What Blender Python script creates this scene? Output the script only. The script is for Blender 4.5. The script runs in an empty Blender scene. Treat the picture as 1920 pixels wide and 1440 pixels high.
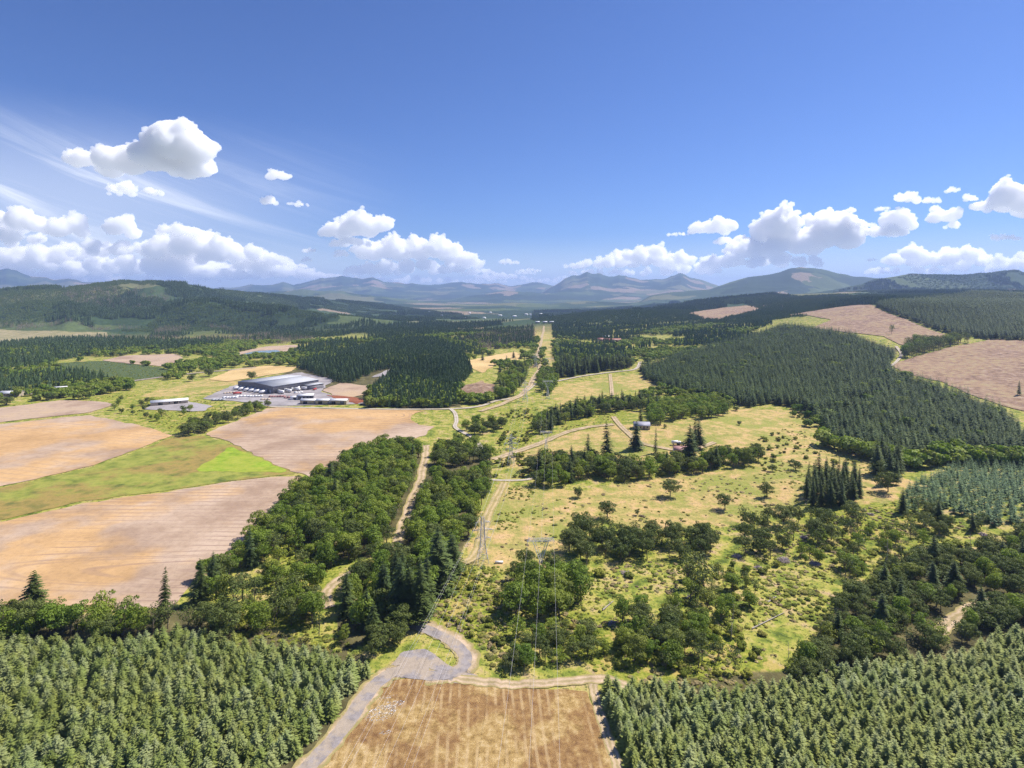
import bpy, math, random
import numpy as np
from mathutils import Vector, Matrix
from mathutils.geometry import delaunay_2d_cdt
PI = math.pi
sc = bpy.context.scene
# ---------------------------------------------------------------- camera, world, sun, exposure
CAMZ = 120.0; FPX = 1100.0; HOR = 545.0
cam_d = bpy.data.cameras.new('camera'); cam = bpy.data.objects.new('camera', cam_d)
sc.collection.objects.link(cam); sc.camera = cam
cam.location = (0, 0, CAMZ); cam.rotation_euler = (PI/2, 0, 0)
cam_d.sensor_width = 36; cam_d.lens = 36*FPX/1920.0
cam_d.shift_y = -(720-HOR)/1920.0
cam_d.clip_start = 1; cam_d.clip_end = 200000
SUN_EL = math.radians(52); SUN_AZ = math.radians(62)      # azimuth from +y towards +x
sun_d = bpy.data.lights.new('sun', 'SUN'); sun = bpy.data.objects.new('sun', sun_d); sc.collection.objects.link(sun)
sun_d.energy = 5.0; sun_d.angle = math.radians(.53); sun_d.color = (1, .935, .84)
sdir = Vector((math.sin(SUN_AZ)*math.cos(SUN_EL), math.cos(SUN_AZ)*math.cos(SUN_EL), math.sin(SUN_EL)))
sun.rotation_euler = (-sdir).to_track_quat('-Z', 'Y').to_euler()
sun.location = (300, 0, 600)
sc.view_settings.view_transform = 'Standard'; sc.view_settings.look = 'None'
sc.view_settings.gamma = 1; sc.view_settings.exposure = 0.55
sc.cycles.max_bounces = 26; sc.cycles.diffuse_bounces = 3; sc.cycles.glossy_bounces = 1
sc.cycles.transmission_bounces = 2; sc.cycles.volume_bounces = 24; sc.cycles.transparent_max_bounces = 6
sc.cycles.use_denoising = True; sc.cycles.denoising_prefilter = 'NONE'
sc.cycles.use_adaptive_sampling = True; sc.cycles.adaptive_threshold = 0.02

# ---------------------------------------------------------------- node helpers
def new_mat(name):
    m = bpy.data.materials.new(name); m.use_nodes = True
    return m, m.node_tree, m.node_tree.nodes['Principled BSDF']
class NT:
    def __init__(s, nt): s.nt = nt
    def n(s, t, **kw):
        x = s.nt.nodes.new(t)
        for k, v in kw.items(): setattr(x, k, v)
        return x
    def put(s, sock, v):
        if hasattr(v, 'is_output') or hasattr(v, 'links'): s.nt.links.new(v, sock)
        else: sock.default_value = v
    def math(s, op, a, b=0.0, c=None, clamp=False):
        x = s.n('ShaderNodeMath', operation=op, use_clamp=clamp); s.put(x.inputs[0], a); s.put(x.inputs[1], b)
        if c is not None: s.put(x.inputs[2], c)
        return x.outputs[0]
    def vmath(s, op, a, b=(0, 0, 0)):
        x = s.n('ShaderNodeVectorMath', operation=op); s.put(x.inputs[0], a)
        if op == 'SCALE': s.put(x.inputs[3], b)
        else: s.put(x.inputs[1], b)
        return x.outputs['Value'] if op in ('LENGTH', 'DOT_PRODUCT', 'DISTANCE') else x.outputs[0]
    def noise(s, vec, scale, detail=3.0, rough=.55, dist=0.0):
        x = s.n('ShaderNodeTexNoise'); s.put(x.inputs['Vector'], vec); x.inputs['Scale'].default_value = scale
        x.inputs['Detail'].default_value = detail; x.inputs['Roughness'].default_value = rough; x.inputs['Distortion'].default_value = dist
        return x.outputs[0]
    def ramp(s, f, stops, interp='LINEAR', tight=1.0):
        x = s.n('ShaderNodeValToRGB'); s.put(x.inputs[0], f); r = x.color_ramp; r.interpolation = interp
        while len(r.elements) < len(stops): r.elements.new(.5)
        for e, (p, c) in zip(r.elements, stops): e.position = .5+(p-.5)*tight; e.color = (*c, 1) if len(c) == 3 else c
        return x.outputs[0]
    def mix(s, f, a, b, mode='MIX'):
        x = s.n('ShaderNodeMix', data_type='RGBA', blend_type=mode); s.put(x.inputs[0], f)
        s.put(x.inputs[6], a if not isinstance(a, tuple) else (*a[:3], 1)); s.put(x.inputs[7], b if not isinstance(b, tuple) else (*b[:3], 1))
        return x.outputs[2]
    def step(s, v, lo, hi):
        x = s.n('ShaderNodeMapRange', interpolation_type='SMOOTHSTEP'); s.put(x.inputs[0], v); s.put(x.inputs[1], lo); s.put(x.inputs[2], hi)
        return x.outputs[0]
    def pos(s): return s.n('ShaderNodeNewGeometry').outputs['Position']
    def attr(s, name): return s.n('ShaderNodeAttribute', attribute_name=name)
    def scale(s, vec, v):
        return s.vmath('MULTIPLY', vec, v)
    def bump(s, h, strength, dist):
        x = s.n('ShaderNodeBump'); s.put(x.inputs['Height'], h); x.inputs['Strength'].default_value = strength; x.inputs['Distance'].default_value = dist
        return x.outputs[0]
# ---------------------------------------------------------------- world
w = bpy.data.worlds.new('World'); sc.world = w; w.use_nodes = True
W = NT(w.node_tree); bg = w.node_tree.nodes['Background']
sky = W.n('ShaderNodeTexSky'); sky.sky_type = 'NISHITA'; sky.sun_disc = False
sky.sun_elevation = SUN_EL; sky.sun_rotation = SUN_AZ; sky.altitude = 600; sky.air_density = 1.0; sky.dust_density = .4; sky.ozone_density = 3.0
bg.inputs[1].default_value = 0.072
SKYCOL = sky.outputs[0]
SKYCOL = W.mix(1.0, SKYCOL, (.62, .79, 1.22), 'MULTIPLY')
# thin high cirrus streaks on the left of the sky, laid out by direction
wd = W.n('ShaderNodeTexCoord').outputs['Generated']; sx = W.n('ShaderNodeSeparateXYZ'); W.put(sx.inputs[0], wd)
el = sx.outputs[2]; azx = W.math('DIVIDE', sx.outputs[0], W.math('MAXIMUM', sx.outputs[1], .05))
cv = W.n('ShaderNodeCombineXYZ'); W.put(cv.inputs[0], W.math('MULTIPLY', W.math('ADD', azx, W.math('MULTIPLY', el, 1.6)), 2.2)); W.put(cv.inputs[1], W.math('MULTIPLY', W.math('ADD', el, W.math('MULTIPLY', azx, .22)), 26.0))
st = W.noise(cv.outputs[0], 1.0, 7, .62, .6); st = W.step(st, .44, .78)
ma = W.math('MULTIPLY', W.step(azx, -.12, -.75), W.math('MULTIPLY', W.step(el, .27, .12), W.step(el, -.02, .06)))
low = W.math('MULTIPLY', W.step(el, .10, .0), .6)
k = W.math('ADD', W.math('MULTIPLY', st, W.math('MULTIPLY', ma, .75)), W.math('MULTIPLY', ma, .38), None, True)
SKYCOL = W.mix(low, SKYCOL, (9.2, 10.4, 12.2)); SKYCOL = W.mix(k, SKYCOL, (10.5, 11.0, 12.0))
w.node_tree.links.new(SKYCOL, bg.inputs[0])

# ---------------------------------------------------------------- numeric helpers
def hash2(ix, iy, seed):
    h = (ix.astype(np.int64)*374761393 + iy.astype(np.int64)*668265263 + seed*1442695041) & 0xFFFFFFFF
    h = ((h ^ (h >> 13))*1274126177) & 0xFFFFFFFF
    return ((h ^ (h >> 16)) & 0xFFFFFF)/float(0xFFFFFF)
def vnoise(x, y, seed=0):
    ix = np.floor(x); iy = np.floor(y); fx = x-ix; fy = y-iy
    fx = fx*fx*(3-2*fx); fy = fy*fy*(3-2*fy)
    a = hash2(ix, iy, seed); b = hash2(ix+1, iy, seed); c = hash2(ix, iy+1, seed); d = hash2(ix+1, iy+1, seed)
    return (a*(1-fx)+b*fx)*(1-fy)+(c*(1-fx)+d*fx)*fy
def fbm(x, y, s, octs=4, seed=0):
    v = 0; a = .5; t = 0
    for i in range(octs):
        v = v+a*vnoise(x/s+i*17.3, y/s-i*9.1, seed+i); t += a; a *= .5; s *= .5
    return v/t-.5
def ridged(x, y, s, octs=4, seed=0):
    v = 0; a = .5; t = 0
    for i in range(octs):
        v = v+a*(1-np.abs(2*vnoise(x/s+i*7.7, y/s+i*3.3, seed+i)-1)); t += a; a *= .5; s *= .5
    return v/t
def sstep(a, b, x):
    t = np.clip((x-a)/(b-a), 0, 1); return t*t*(3-2*t)
# ridges: silhouette heights over u = x/y, at depth D(u), falling to the front over wf and behind over wb
def ridge(pts, wf, wb, rough, nz=6, ns=1500):
    us = np.array([(p[0]-960)/FPX for p in pts]); ds = np.array([p[2] for p in pts], float)
    hs = np.array([CAMZ+(HOR-p[1])/FPX*p[2] for p in pts])
    return us, ds, hs, wf, wb, rough, nz, ns
def R(d, *pts): return [(a, b-(6 if d >= 13000 else 0), d) for a, b in pts]
RIDGES = [
 ridge([(-700,560,2600),(-300,552,2700),(0,547,2800),(60,542,2800),(110,540,2850),(175,532,2950),(225,526,3000),(290,529,3000),(325,531,3100),(370,539,3200),(400,544,3400),(450,547,3600),(520,555,3900),(600,561,4200),(700,571,4600),(800,584,5000),(870,592,5200),(930,600,5200)], 1450, 1800, .30, 3, 700),
 ridge(R(2250,(-500,585),(-150,592),(0,578),(70,566),(130,570),(210,588),(300,582),(350,566),(400,563),(450,574),(520,578),(600,588),(700,598),(800,606)), 620, 900, .34, 13, 420),
 ridge(R(6400,(420,584),(520,572),(600,566),(680,572),(760,570),(830,577),(900,572),(960,567),(1030,570),(1100,564),(1180,568),(1260,562),(1330,566)), 1500, 1600, .34, 14, 800),
 ridge(R(7200,(1180,560),(1250,549),(1330,544),(1400,521),(1450,514),(1480,505),(1500,502),(1540,507),(1600,519),(1640,524),(1700,526),(1800,530),(2000,535),(2400,545)), 2900, 2500, .28, 5, 1500),
 ridge(R(4600,(1500,556),(1560,544),(1620,530),(1640,521),(1700,515),(1800,514),(1850,512),(1880,507),(1905,508),(1920,514),(2100,522),(2500,540)), 1300, 2500, .2, 6, 900),
 ridge(R(13000,(990,560),(1040,543),(1060,533),(1085,527),(1100,523),(1112,526),(1130,528),(1160,524),(1185,527),(1200,530),(1250,529),(1275,527),(1310,537),(1350,545),(1500,550),(2300,550)), 4600, 3000, .30, 7, 2200),
 ridge(R(16000,(-700,545),(300,552),(450,545),(480,540),(530,538),(550,544),(600,532),(640,527),(680,534),(700,529),(720,535),(780,541),(850,537),(900,544),(930,540),(1000,541),(1050,548),(1300,552)), 5200, 3000, .32, 8, 2400),
 ridge(R(13500,(-600,530),(-100,522),(0,525),(40,530),(100,536),(130,533),(170,539),(250,550),(400,560)), 4500, 3000, .3, 9, 2000),
 ridge(R(9000,(420,562),(480,552),(560,544),(620,546),(700,556),(780,563),(860,572)), 2300, 2000, .3, 10, 1300),
 ridge(R(10500,(820,566),(880,555),(950,548),(1020,552),(1080,549),(1150,551),(1250,556),(1330,560)), 2300, 2500, .33, 11, 1400),
]
def height_exact(x, y):
    x = np.asarray(x, float); y = np.asarray(y, float)
    r = np.hypot(x, y); yy = np.maximum(y, 1.0); front = sstep(-.2, .35, y/np.maximum(r, 1))
    u = np.clip(x/yy, -3, 3)
    z = np.interp(r, [0, 900, 3000, 8000, 30000], [0, 0, -28, -60, -60])
    z = z + fbm(x, y, 160, 3, 40)*3.0*sstep(120, 500, r) + fbm(x, y, 900, 3, 41)*26*sstep(900, 3000, r)
    # right-hand plateau climbing away
    RR = sstep(.06, .62, u); g = np.interp(r, [0, 560, 800, 1500, 2000, 2800, 4200, 9000], [0, 0, 4, 52, 84, 126, 150, 150])
    z = z + front*RR*g*(1+.25*fbm(x, y, 500, 3, 42))
    z = z + front*RR*fbm(x, y, 420, 2, 48)*22*sstep(900, 1800, r)
    # knolls
    for (px, d, a, sx, sy) in ((1140, 2300, 46, 330, 360), (905, 690, 9, 45, 30), (780, 950, 8, 120, 120), (930, 1500, 12, 200, 260), (1330, 3000, 34, 420, 300), (1700, 1500, 20, 260, 260), (1250, 520, 5, 90, 70), (1700, 330, 6, 80, 60)):
        X = (px-960)/FPX*d
        z = z + a*np.exp(-((x-X)/sx)**2-((y-d)/sy)**2)
    for us, ds, hs, wf, wb, rough, sd, ns in RIDGES:
        D = np.interp(u, us, ds); H = np.interp(u, us, hs)
        H = (H+60)*(1+(.10+.62*sstep(6500, 9500, D))*fbm(u*16+sd, u*0+sd, 1, 5, sd+60)+(.16+.20*fbm(u*42+sd, u*0+sd, 1, 3, sd+80))*sstep(8000, 12000, D))
        t = (y-D); fall = np.where(t < 0, np.clip(1+t/wf, 0, 1), np.clip(1-t/wb, 0, 1))
        fall = fall*fall*(3-2*fall)*.75+fall*.25
        n = ridged(x+300*fbm(x, y, ns, 2, sd), y, ns, 5, sd)
        e = fall*(1-rough*(1-n)*2.6*np.clip((1-fall)*4, 0, 1))
        ends = sstep(us[0], us[0]+.04, u)*(1-sstep(us[-1]-.04, us[-1], u))
        hz = (H+0)*e*ends*front-60
        z = np.maximum(z, hz)+np.where(np.abs(z-hz) < 25, (25-np.abs(z-hz))**2/100, 0)*(e*ends > 0)*front
    # ring of hills outside the view so that the horizon is closed all round
    z = np.maximum(z, (1-front)*sstep(9000, 17000, r)*(260+160*fbm(x, y, 4000, 3, 44))-60)
    return z
# the terrain is computed once on a grid fanned out from the camera's foot and looked up from there
UG = np.linspace(-1.28, 1.28, 1050); TG = np.arctan(UG)
DG = np.concatenate([[3, 10, 25, 45, 65, 80], np.geomspace(95, 24000, 720)]); LG = np.log(DG)
_U, _D = np.meshgrid(UG, DG)
HG = height_exact((_U*_D).ravel(), _D.ravel()).reshape(_U.shape)
def height(x, y):
    x = np.asarray(x, float); y = np.asarray(y, float); yy = np.maximum(y, 3.01); u = np.clip(x/yy, -1.279, 1.279)
    fi = (u-UG[0])/(UG[1]-UG[0]); i = np.clip(fi.astype(int), 0, len(UG)-2); fi = fi-i
    dd = np.clip(yy, 3.01, 23900); j = np.clip(np.searchsorted(DG, dd)-1, 0, len(DG)-2); fj = (dd-DG[j])/(DG[j+1]-DG[j])
    return (HG[j, i]*(1-fi)+HG[j, i+1]*fi)*(1-fj)+(HG[j+1, i]*(1-fi)+HG[j+1, i+1]*fi)*fj
def unproj(px, py):
    """first point of the terrain seen at photo pixel (px, py)"""
    px = np.atleast_1d(np.asarray(px, float)); py = np.atleast_1d(np.asarray(py, float))
    u = (px-960)/FPX; v = (py-HOR)/FPX
    ds = np.concatenate([np.arange(60, 300, 1.5), np.geomspace(300, 20000, 900)])
    H = height(u[:, None]*ds[None], np.broadcast_to(ds, (len(u), len(ds))))
    below = (CAMZ-v[:, None]*ds[None]) < H; k = below.argmax(1); done = below.any(1)
    k1 = np.clip(k, 1, None); a = ds[k1-1].copy(); b = ds[k1].copy()
    for _ in range(14):
        m = (a+b)/2; inside = CAMZ-v*m < height(u*m, m); b = np.where(inside, m, b); a = np.where(inside, a, m)
    out = np.where(k == 0, 60, b)
    out[~done] = 19000
    return np.stack([u*out, out], 1)
def P(pts):
    a = np.array(pts, float); return unproj(a[:, 0], a[:, 1])
def P1(px, py):
    p = unproj([px], [py])[0]; return float(p[0]), float(p[1]), float(height(p[0], p[1]))
def pip(x, y, poly):
    inside = np.zeros(np.shape(x), bool); n = len(poly); j = n-1
    for i in range(n):
        xi, yi = poly[i]; xj, yj = poly[j]
        c = ((yi > y) != (yj > y)) & (x < (xj-xi)*(y-yi)/((yj-yi) or 1e-9)+xi)
        inside ^= c; j = i
    return inside

# ---------------------------------------------------------------- object helpers
COL = sc.collection
def mesh_np(name, verts, faces_flat, sizes, mats=(), mat_idx=None, attrs=None, smooth=False):
    me = bpy.data.meshes.new(name)
    verts = np.asarray(verts, np.float32); faces_flat = np.asarray(faces_flat, np.int32); sizes = np.asarray(sizes, np.int32)
    me.vertices.add(len(verts)); me.vertices.foreach_set('co', verts.ravel())
    me.loops.add(len(faces_flat)); me.loops.foreach_set('vertex_index', faces_flat)
    me.polygons.add(len(sizes)); st = np.concatenate([[0], np.cumsum(sizes)[:-1]]).astype(np.int32)
    me.polygons.foreach_set('loop_start', st)
    if mat_idx is not None: me.polygons.foreach_set('material_index', np.asarray(mat_idx, np.int32))
    if smooth: me.polygons.foreach_set('use_smooth', np.ones(len(sizes), bool))
    me.update(calc_edges=True)
    for m in mats: me.materials.append(m)
    for k, (dom, v) in (attrs or {}).items():
        v = np.asarray(v, np.float32)
        if v.ndim == 1: a = me.attributes.new(k, 'FLOAT', dom); a.data.foreach_set('value', v)
        else:
            a = me.attributes.new(k, 'FLOAT_COLOR', dom); a.data.foreach_set('color', v.ravel())
    return me
def link(name, me, parent=None):
    o = bpy.data.objects.new(name, me); COL.objects.link(o)
    if parent is not None: o.parent = parent
    return o
def tag(o, label=None, cat=None, group=None, kind=None):
    if label: o['label'] = label
    if cat: o['category'] = cat
    if group: o['group'] = group
    if kind: o['kind'] = kind
    return o
def empty(name, loc, rz=0):
    o = bpy.data.objects.new(name, None); COL.objects.link(o); o.location = loc; o.rotation_euler = (0, 0, rz); o.empty_display_size = .5
    return o

# ---------------------------------------------------------------- sheets: fields, roads (outlines in the world)
SHEETS = []          # (name, label, world polygon, material key, lift)
def poly_sheet(name, label, px, mat, lift=.05, excl=True, grid=None, rounded=True):
    p = P(px)
    if rounded:                                   # soften corners
        for _ in range(1):
            q = []
            for i in range(len(p)):
                a = p[i]; b = p[(i+1) % len(p)]; q += [a*.93+b*.07, a*.07+b*.93]
            p = np.array(q)
    SHEETS.append(dict(name=name, label=label, poly=p, mat=mat, lift=lift, excl=excl, grid=grid))
def spline(p, n=6):
    p = np.asarray(p, float); out = []
    for i in range(len(p)-1):
        a = p[max(i-1, 0)]; b = p[i]; c = p[i+1]; d = p[min(i+2, len(p)-1)]
        for k in range(n):
            t = k/n
            out.append(.5*((2*b)+(-a+c)*t+(2*a-5*b+4*c-d)*t*t+(-a+3*b-3*c+d)*t**3))
    out.append(p[-1]); return np.array(out)
def road(name, label, px, width, mat, lift=.08, wj=.0):
    c = spline(P(px)); t = np.gradient(c, axis=0); t /= np.linalg.norm(t, axis=1)[:, None]+1e-9
    nrm = np.stack([-t[:, 1], t[:, 0]], 1); rng = np.random.RandomState(len(SHEETS))
    wl = width/2*(1+wj*rng.uniform(-1, 1, len(c)))[:, None]; wr = width/2*(1+wj*rng.uniform(-1, 1, len(c)))[:, None]
    SHEETS.append(dict(name=name, label=label, strip=(c+nrm*wl, c-nrm*wr), poly=np.concatenate([c+nrm*(wl+1.5), (c-nrm*(wr+1.5))[::-1]]), mat=mat, lift=lift, excl=True, grid=None))
# ---- farmland and roads, outlines traced on the ground
poly_sheet('field', 'brown mown dry grass field between the two fir plantations', [(560,1480),(610,1431),(655,1360),(700,1310),(728,1278),(790,1268),(870,1283),(960,1291),(1060,1293),(1100,1296),(1118,1340),(1165,1431),(1240,1600),(1330,1900),(300,1900)], 'mown', .05)
poly_sheet('field', 'large ploughed tan field with curved furrows at lower left', [(-900,1230),(-300,1010),(0,980),(150,945),(300,924),(480,898),(566,892),(545,925),(505,962),(470,1000),(430,1040),(385,1062),(350,1105),(320,1140),(120,1148),(0,1150),(-400,1180),(-900,1260)], 'furrow', .05)
poly_sheet('field', 'tan harvested field left of the green strip', [(-700,905),(-400,860),(-100,808),(0,796),(160,779),(225,790),(327,815),(180,872),(0,913),(-300,975),(-700,1050)], 'tanfield', .1)
poly_sheet('field', 'pinkish bare field at the far left edge', [(-500,800),(-200,768),(0,765),(60,758),(110,751),(180,753),(220,758),(165,774),(0,792),(-200,822),(-500,850)], 'pinkfield', .1)
poly_sheet('field', 'pale harvested field in front of the warehouse yard', [(381,815),(445,788),(512,764),(620,767),(800,770),(775,776),(770,788),(785,796),(812,801),(800,815),(700,850),(640,870),(600,905),(570,890),(520,874),(430,828)], 'tanfield2', .1)
poly_sheet('meadow', 'lime green meadow strip between the tan fields', [(-800,1060),(-300,978),(0,916),(182,874),(328,819),(382,818),(430,831),(530,876),(560,888),(480,897),(300,921),(150,941),(0,976),(-300,1005),(-800,1150)], 'lushstrip', .05)
poly_sheet('meadow', 'bright lime green triangle of meadow beside the pale field', [(362,884),(433,838),(480,856),(545,886)], 'lime', .1)
poly_sheet('field', 'golden hay field behind the warehouse', [(390,712),(440,692),(500,686),(560,688),(545,697),(470,709),(430,716)], 'gold', .15)
poly_sheet('field', 'golden hay field beyond the fir plantation', [(878,676),(925,666),(965,660),(985,667),(960,682),(930,684),(905,700),(885,690)], 'gold', .15)
poly_sheet('field', 'pale quarry floor beyond the young orchard', [(190,676),(235,667),(330,664),(345,672),(310,688),(240,682)], 'pinkfield', .2)
poly_sheet('field', 'dark green nursery field of low bushes', [(100,682),(190,677),(305,690),(330,700),(240,718),(180,712),(120,700)], 'nursery', .2)
poly_sheet('field', 'pale dry strip below the left hill forest', [(-500,640),(-300,622),(0,618),(100,621),(200,623),(205,632),(100,640),(0,646),(-300,655)], 'rough', .4)
poly_sheet('yard', 'grey gravel yard around the warehouse', [(378,748),(440,722),(470,716),(560,698),(625,712),(600,735),(625,742),(690,757),(600,760),(500,762),(440,752)], 'yard', .12)
poly_sheet('field', 'bare terraced earth beside the warehouse', [(602,732),(640,718),(690,724),(695,738),(660,746),(625,742)], 'pinkfield', .22)
poly_sheet('yard', 'red brown bark yard beyond the sheds', [(610,741),(655,745),(700,752),(668,758),(640,752)], 'redbark', .3)
poly_sheet('yard', 'grey gravel lot left of the yard', [(265,768),(300,755),(350,752),(400,762),(380,772),(330,770)], 'yard', .12)
poly_sheet('field', 'grey ploughed patch below the plantation', [(697,708),(735,690),(742,692),(722,706)], 'yard', .3)
poly_sheet('quarry_floor', 'pale bank beside the pond', [(430,665),(500,650),(555,647),(565,655),(520,668),(450,670)], 'pinkfield', .3)
poly_sheet('pond', 'turquoise pond beyond the hay field', [(440,668),(480,659),(520,657),(530,663),(500,668),(455,672)], 'water', .6)
poly_sheet('clearing', 'grey pad where the gravel roads meet', [(718,1262),(755,1222),(800,1218),(845,1250),(872,1256),(905,1277),(870,1283),(790,1270),(740,1272)], 'gravel', .09)
poly_sheet('clearing', 'reddish brown clearcut slope on the right hill', [(1475,592),(1560,578),(1612,572),(1650,582),(1700,600),(1740,618),(1790,632),(1770,645),(1690,648),(1660,632),(1590,624),(1520,616),(1560,600)], 'slash', .5, excl=True)
poly_sheet('clearing', 'red and tan logged slope at the right edge', [(1668,685),(1720,668),(1790,650),(1860,637),(1930,640),(2200,650),(2300,780),(2000,790),(1880,762),(1830,745),(1760,715),(1700,702)], 'slash', .4, excl=True)
poly_sheet('clearing', 'tan clearcut strip on the middle hill', [(1290,588),(1350,578),(1400,573),(1430,580),(1385,590),(1350,600),(1320,598)], 'slash', .6)
poly_sheet('clearing', 'tan knoll of cut ground beside the wood', [(862,742),(872,722),(905,715),(930,725),(922,742),(890,750)], 'slash', .3)
road('verge', 'tan dirt shoulder of the gravel road along the left plantation', [(520,1500),(585,1431),(640,1370),(690,1300),(725,1268),(760,1255)], 7.0, 'dirt', .09, .22)
road('verge', 'tan dirt shoulder of the curving gravel road', [(800,1268),(845,1268),(866,1258),(878,1232),(850,1201),(810,1180),(775,1170),(740,1163)], 7.6, 'dirt', .09, .22)
road('road', 'gravel road along the left plantation', [(520,1500),(585,1431),(640,1370),(690,1300),(725,1268),(760,1255)], 4.6, 'gravel', .13, .08)
road('road', 'gravel road curving up from the junction', [(760,1262),(815,1268),(860,1258),(872,1232),(845,1203),(805,1183),(775,1173),(740,1165)], 4.4, 'gravel', .14, .1)
road('path', 'tan dirt track leading right from the junction', [(850,1272),(905,1279),(960,1284),(1040,1280),(1130,1274),(1180,1290)], 4.2, 'dirt', .12, .2)
road('path', 'shaded dirt track beside the right plantation', [(1112,1282),(1122,1330),(1146,1400),(1172,1470),(1230,1600)], 3.0, 'dirt', .07, .2)
road('path', 'straight dirt track through the wood', [(799,835),(796,862),(788,900),(770,945),(755,985),(745,1020),(738,1038)], 6.0, 'dirt', .13, .25)
road('path', 'short curved piece of dirt track showing between the woodland trees', [(676,1068),(652,1078),(630,1092),(614,1108),(612,1124),(618,1140)], 5.0, 'dirt', .13, .15)
road('path', 'faint grassy track by the first pylon', [(945,905),(930,935),(915,965),(905,1000),(893,1040),(870,1056)], 5.5, 'grasstrack', .1, .15)
road('road', 'pale farm road crossing the corridor', [(912,899),(940,901),(985,900),(1010,893)], 3.2, 'pale', .12)
road('road', 'long field road in front of the wood', [(505,763),(620,766),(740,768),(850,767),(900,762),(930,752),(960,747),(985,735),(1003,720)], 5, 'pale', .3)
road('road', 'pale road bending down to the trees', [(843,766),(853,775),(856,790),(853,800),(862,808),(885,820),(897,832),(905,850)], 4.2, 'pale', .33)
road('road', 'highway crossing behind the left fields', [(-600,800),(-200,760),(0,744),(180,727),(240,716),(330,704),(400,697),(480,690)], 8, 'gravel', .3)
road('road', 'road along the edge of the far pasture', [(1045,715),(1090,706),(1140,699),(1190,693),(1200,680)], 6, 'pale', .35)
road('path', 'dirt drive down to the grey roofed house', [(1150,782),(1160,795),(1175,810),(1200,830),(1240,840),(1290,845),(1340,830)], 5, 'dirt', .3)
road('path', 'dirt track across the pasture to the pylon', [(925,862),(960,850),(1010,833),(1060,812),(1100,802),(1150,796)], 7, 'dirt', .25, .2)
road('path', 'dirt strip through the far pasture', [(1148,742),(1146,720),(1144,702)], 5, 'dirt', .3)
road('path', 'track along the power line corridor', [(900,772),(960,750),(985,733),(1000,710),(1012,690),(1008,665),(1015,640),(1020,612)], 7, 'dirt', .4, .3)
road('path', 'gravel road between the clearcuts', [(1665,690),(1680,680),(1690,665),(1680,650)], 4.5, 'pale', .7)
road('path', 'dirt track at the lower right', [(1755,1190),(1790,1160),(1830,1135),(1900,1120)], 5, 'dirt', .15, .2)

# ---- zones of ground cover, stored on the terrain (0..1 weights)
ZON = dict(
 forest=[[(-400,1160),(0,1150),(320,1150),(480,1150),(520,1195),(690,1235),(705,1280),(560,1440),(300,1900),(-900,1900)],
   [(1135,1290),(1250,1290),(1500,1260),(1700,1215),(1920,1175),(2300,1150),(2300,1900),(1330,1900)],
   [(380,1100),(470,1025),(560,945),(660,870),(790,850),(755,985),(700,1050),(600,1040),(540,1010),(470,1050)],
   [(805,850),(900,835),(925,870),(905,960),(850,1050),(780,1170),(660,1230),(640,1160),(740,1040)],
   [(1200,690),(1300,660),(1480,615),(1690,655),(1660,690),(1880,770),(1920,850),(1700,845),(1560,820),(1480,760),(1330,740)],
   [(1500,1280),(1560,1170),(1620,1110),(1700,1070),(1800,1050),(1920,1000),(2300,960),(2300,1200),(1600,1250)],
   [(400,735),(560,690),(700,655),(800,640),(860,700),(870,765),(690,765),(650,745),(560,715)],
   [(1640,575),(1700,560),(1920,545),(2400,540),(2400,640),(1850,625),(1740,600)]],
 dry=[[(930,905),(1100,915),(1200,900),(1430,872),(1530,835),(1530,790),(1700,905),(1650,940),(1480,960),(1350,985),(1200,985),(1080,970),(1040,1060),(860,1060),(905,960)],
   [(1160,800),(1260,790),(1400,765),(1500,770),(1560,800),(1500,850),(1380,870),(1300,850),(1200,870),(1150,860)],
   [(920,860),(1060,815),(1160,790),(1200,860),(1100,870),(960,900)], [(1040,725),(1190,700),(1240,720),(1100,750),(1040,760)],
   [(240,745),(400,705),(470,715),(400,735),(300,745)], [(965,600),(1035,600),(1040,690),(985,690),(1000,640)]],
 lush=[[(420,1200),(560,1110),(500,1000),(640,1040),(640,1110),(560,1200),(690,1240)], [(790,1170),(880,1090),(960,1120),(960,1200),(870,1210)],
   [(1040,1160),(1300,1150),(1440,1250),(1500,1270),(1300,1290),(1150,1270)], [(1500,960),(1700,920),(1760,980),(1600,1010)], [(1040,780),(1180,770),(1160,800),(1050,810)],
   [(940,770),(1010,760),(990,830),(930,840)], [(1240,800),(1500,770),(1510,800),(1330,850),(1260,830)], [(0,760),(250,735),(400,760),(430,800),(330,812),(240,785),(220,755)]],
)
def zone_w(x, y, key):
    r = np.hypot(x, y); j = np.minimum(8, r*.02)
    xx = x+fbm(x, y, 25, 3, 70)*j*3; yy = y+fbm(x, y, 25, 3, 71)*j*3
    m = np.zeros(x.shape, bool)
    for poly in ZON[key]: m |= pip(xx, yy, P(poly))
    return m.astype(float)

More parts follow.
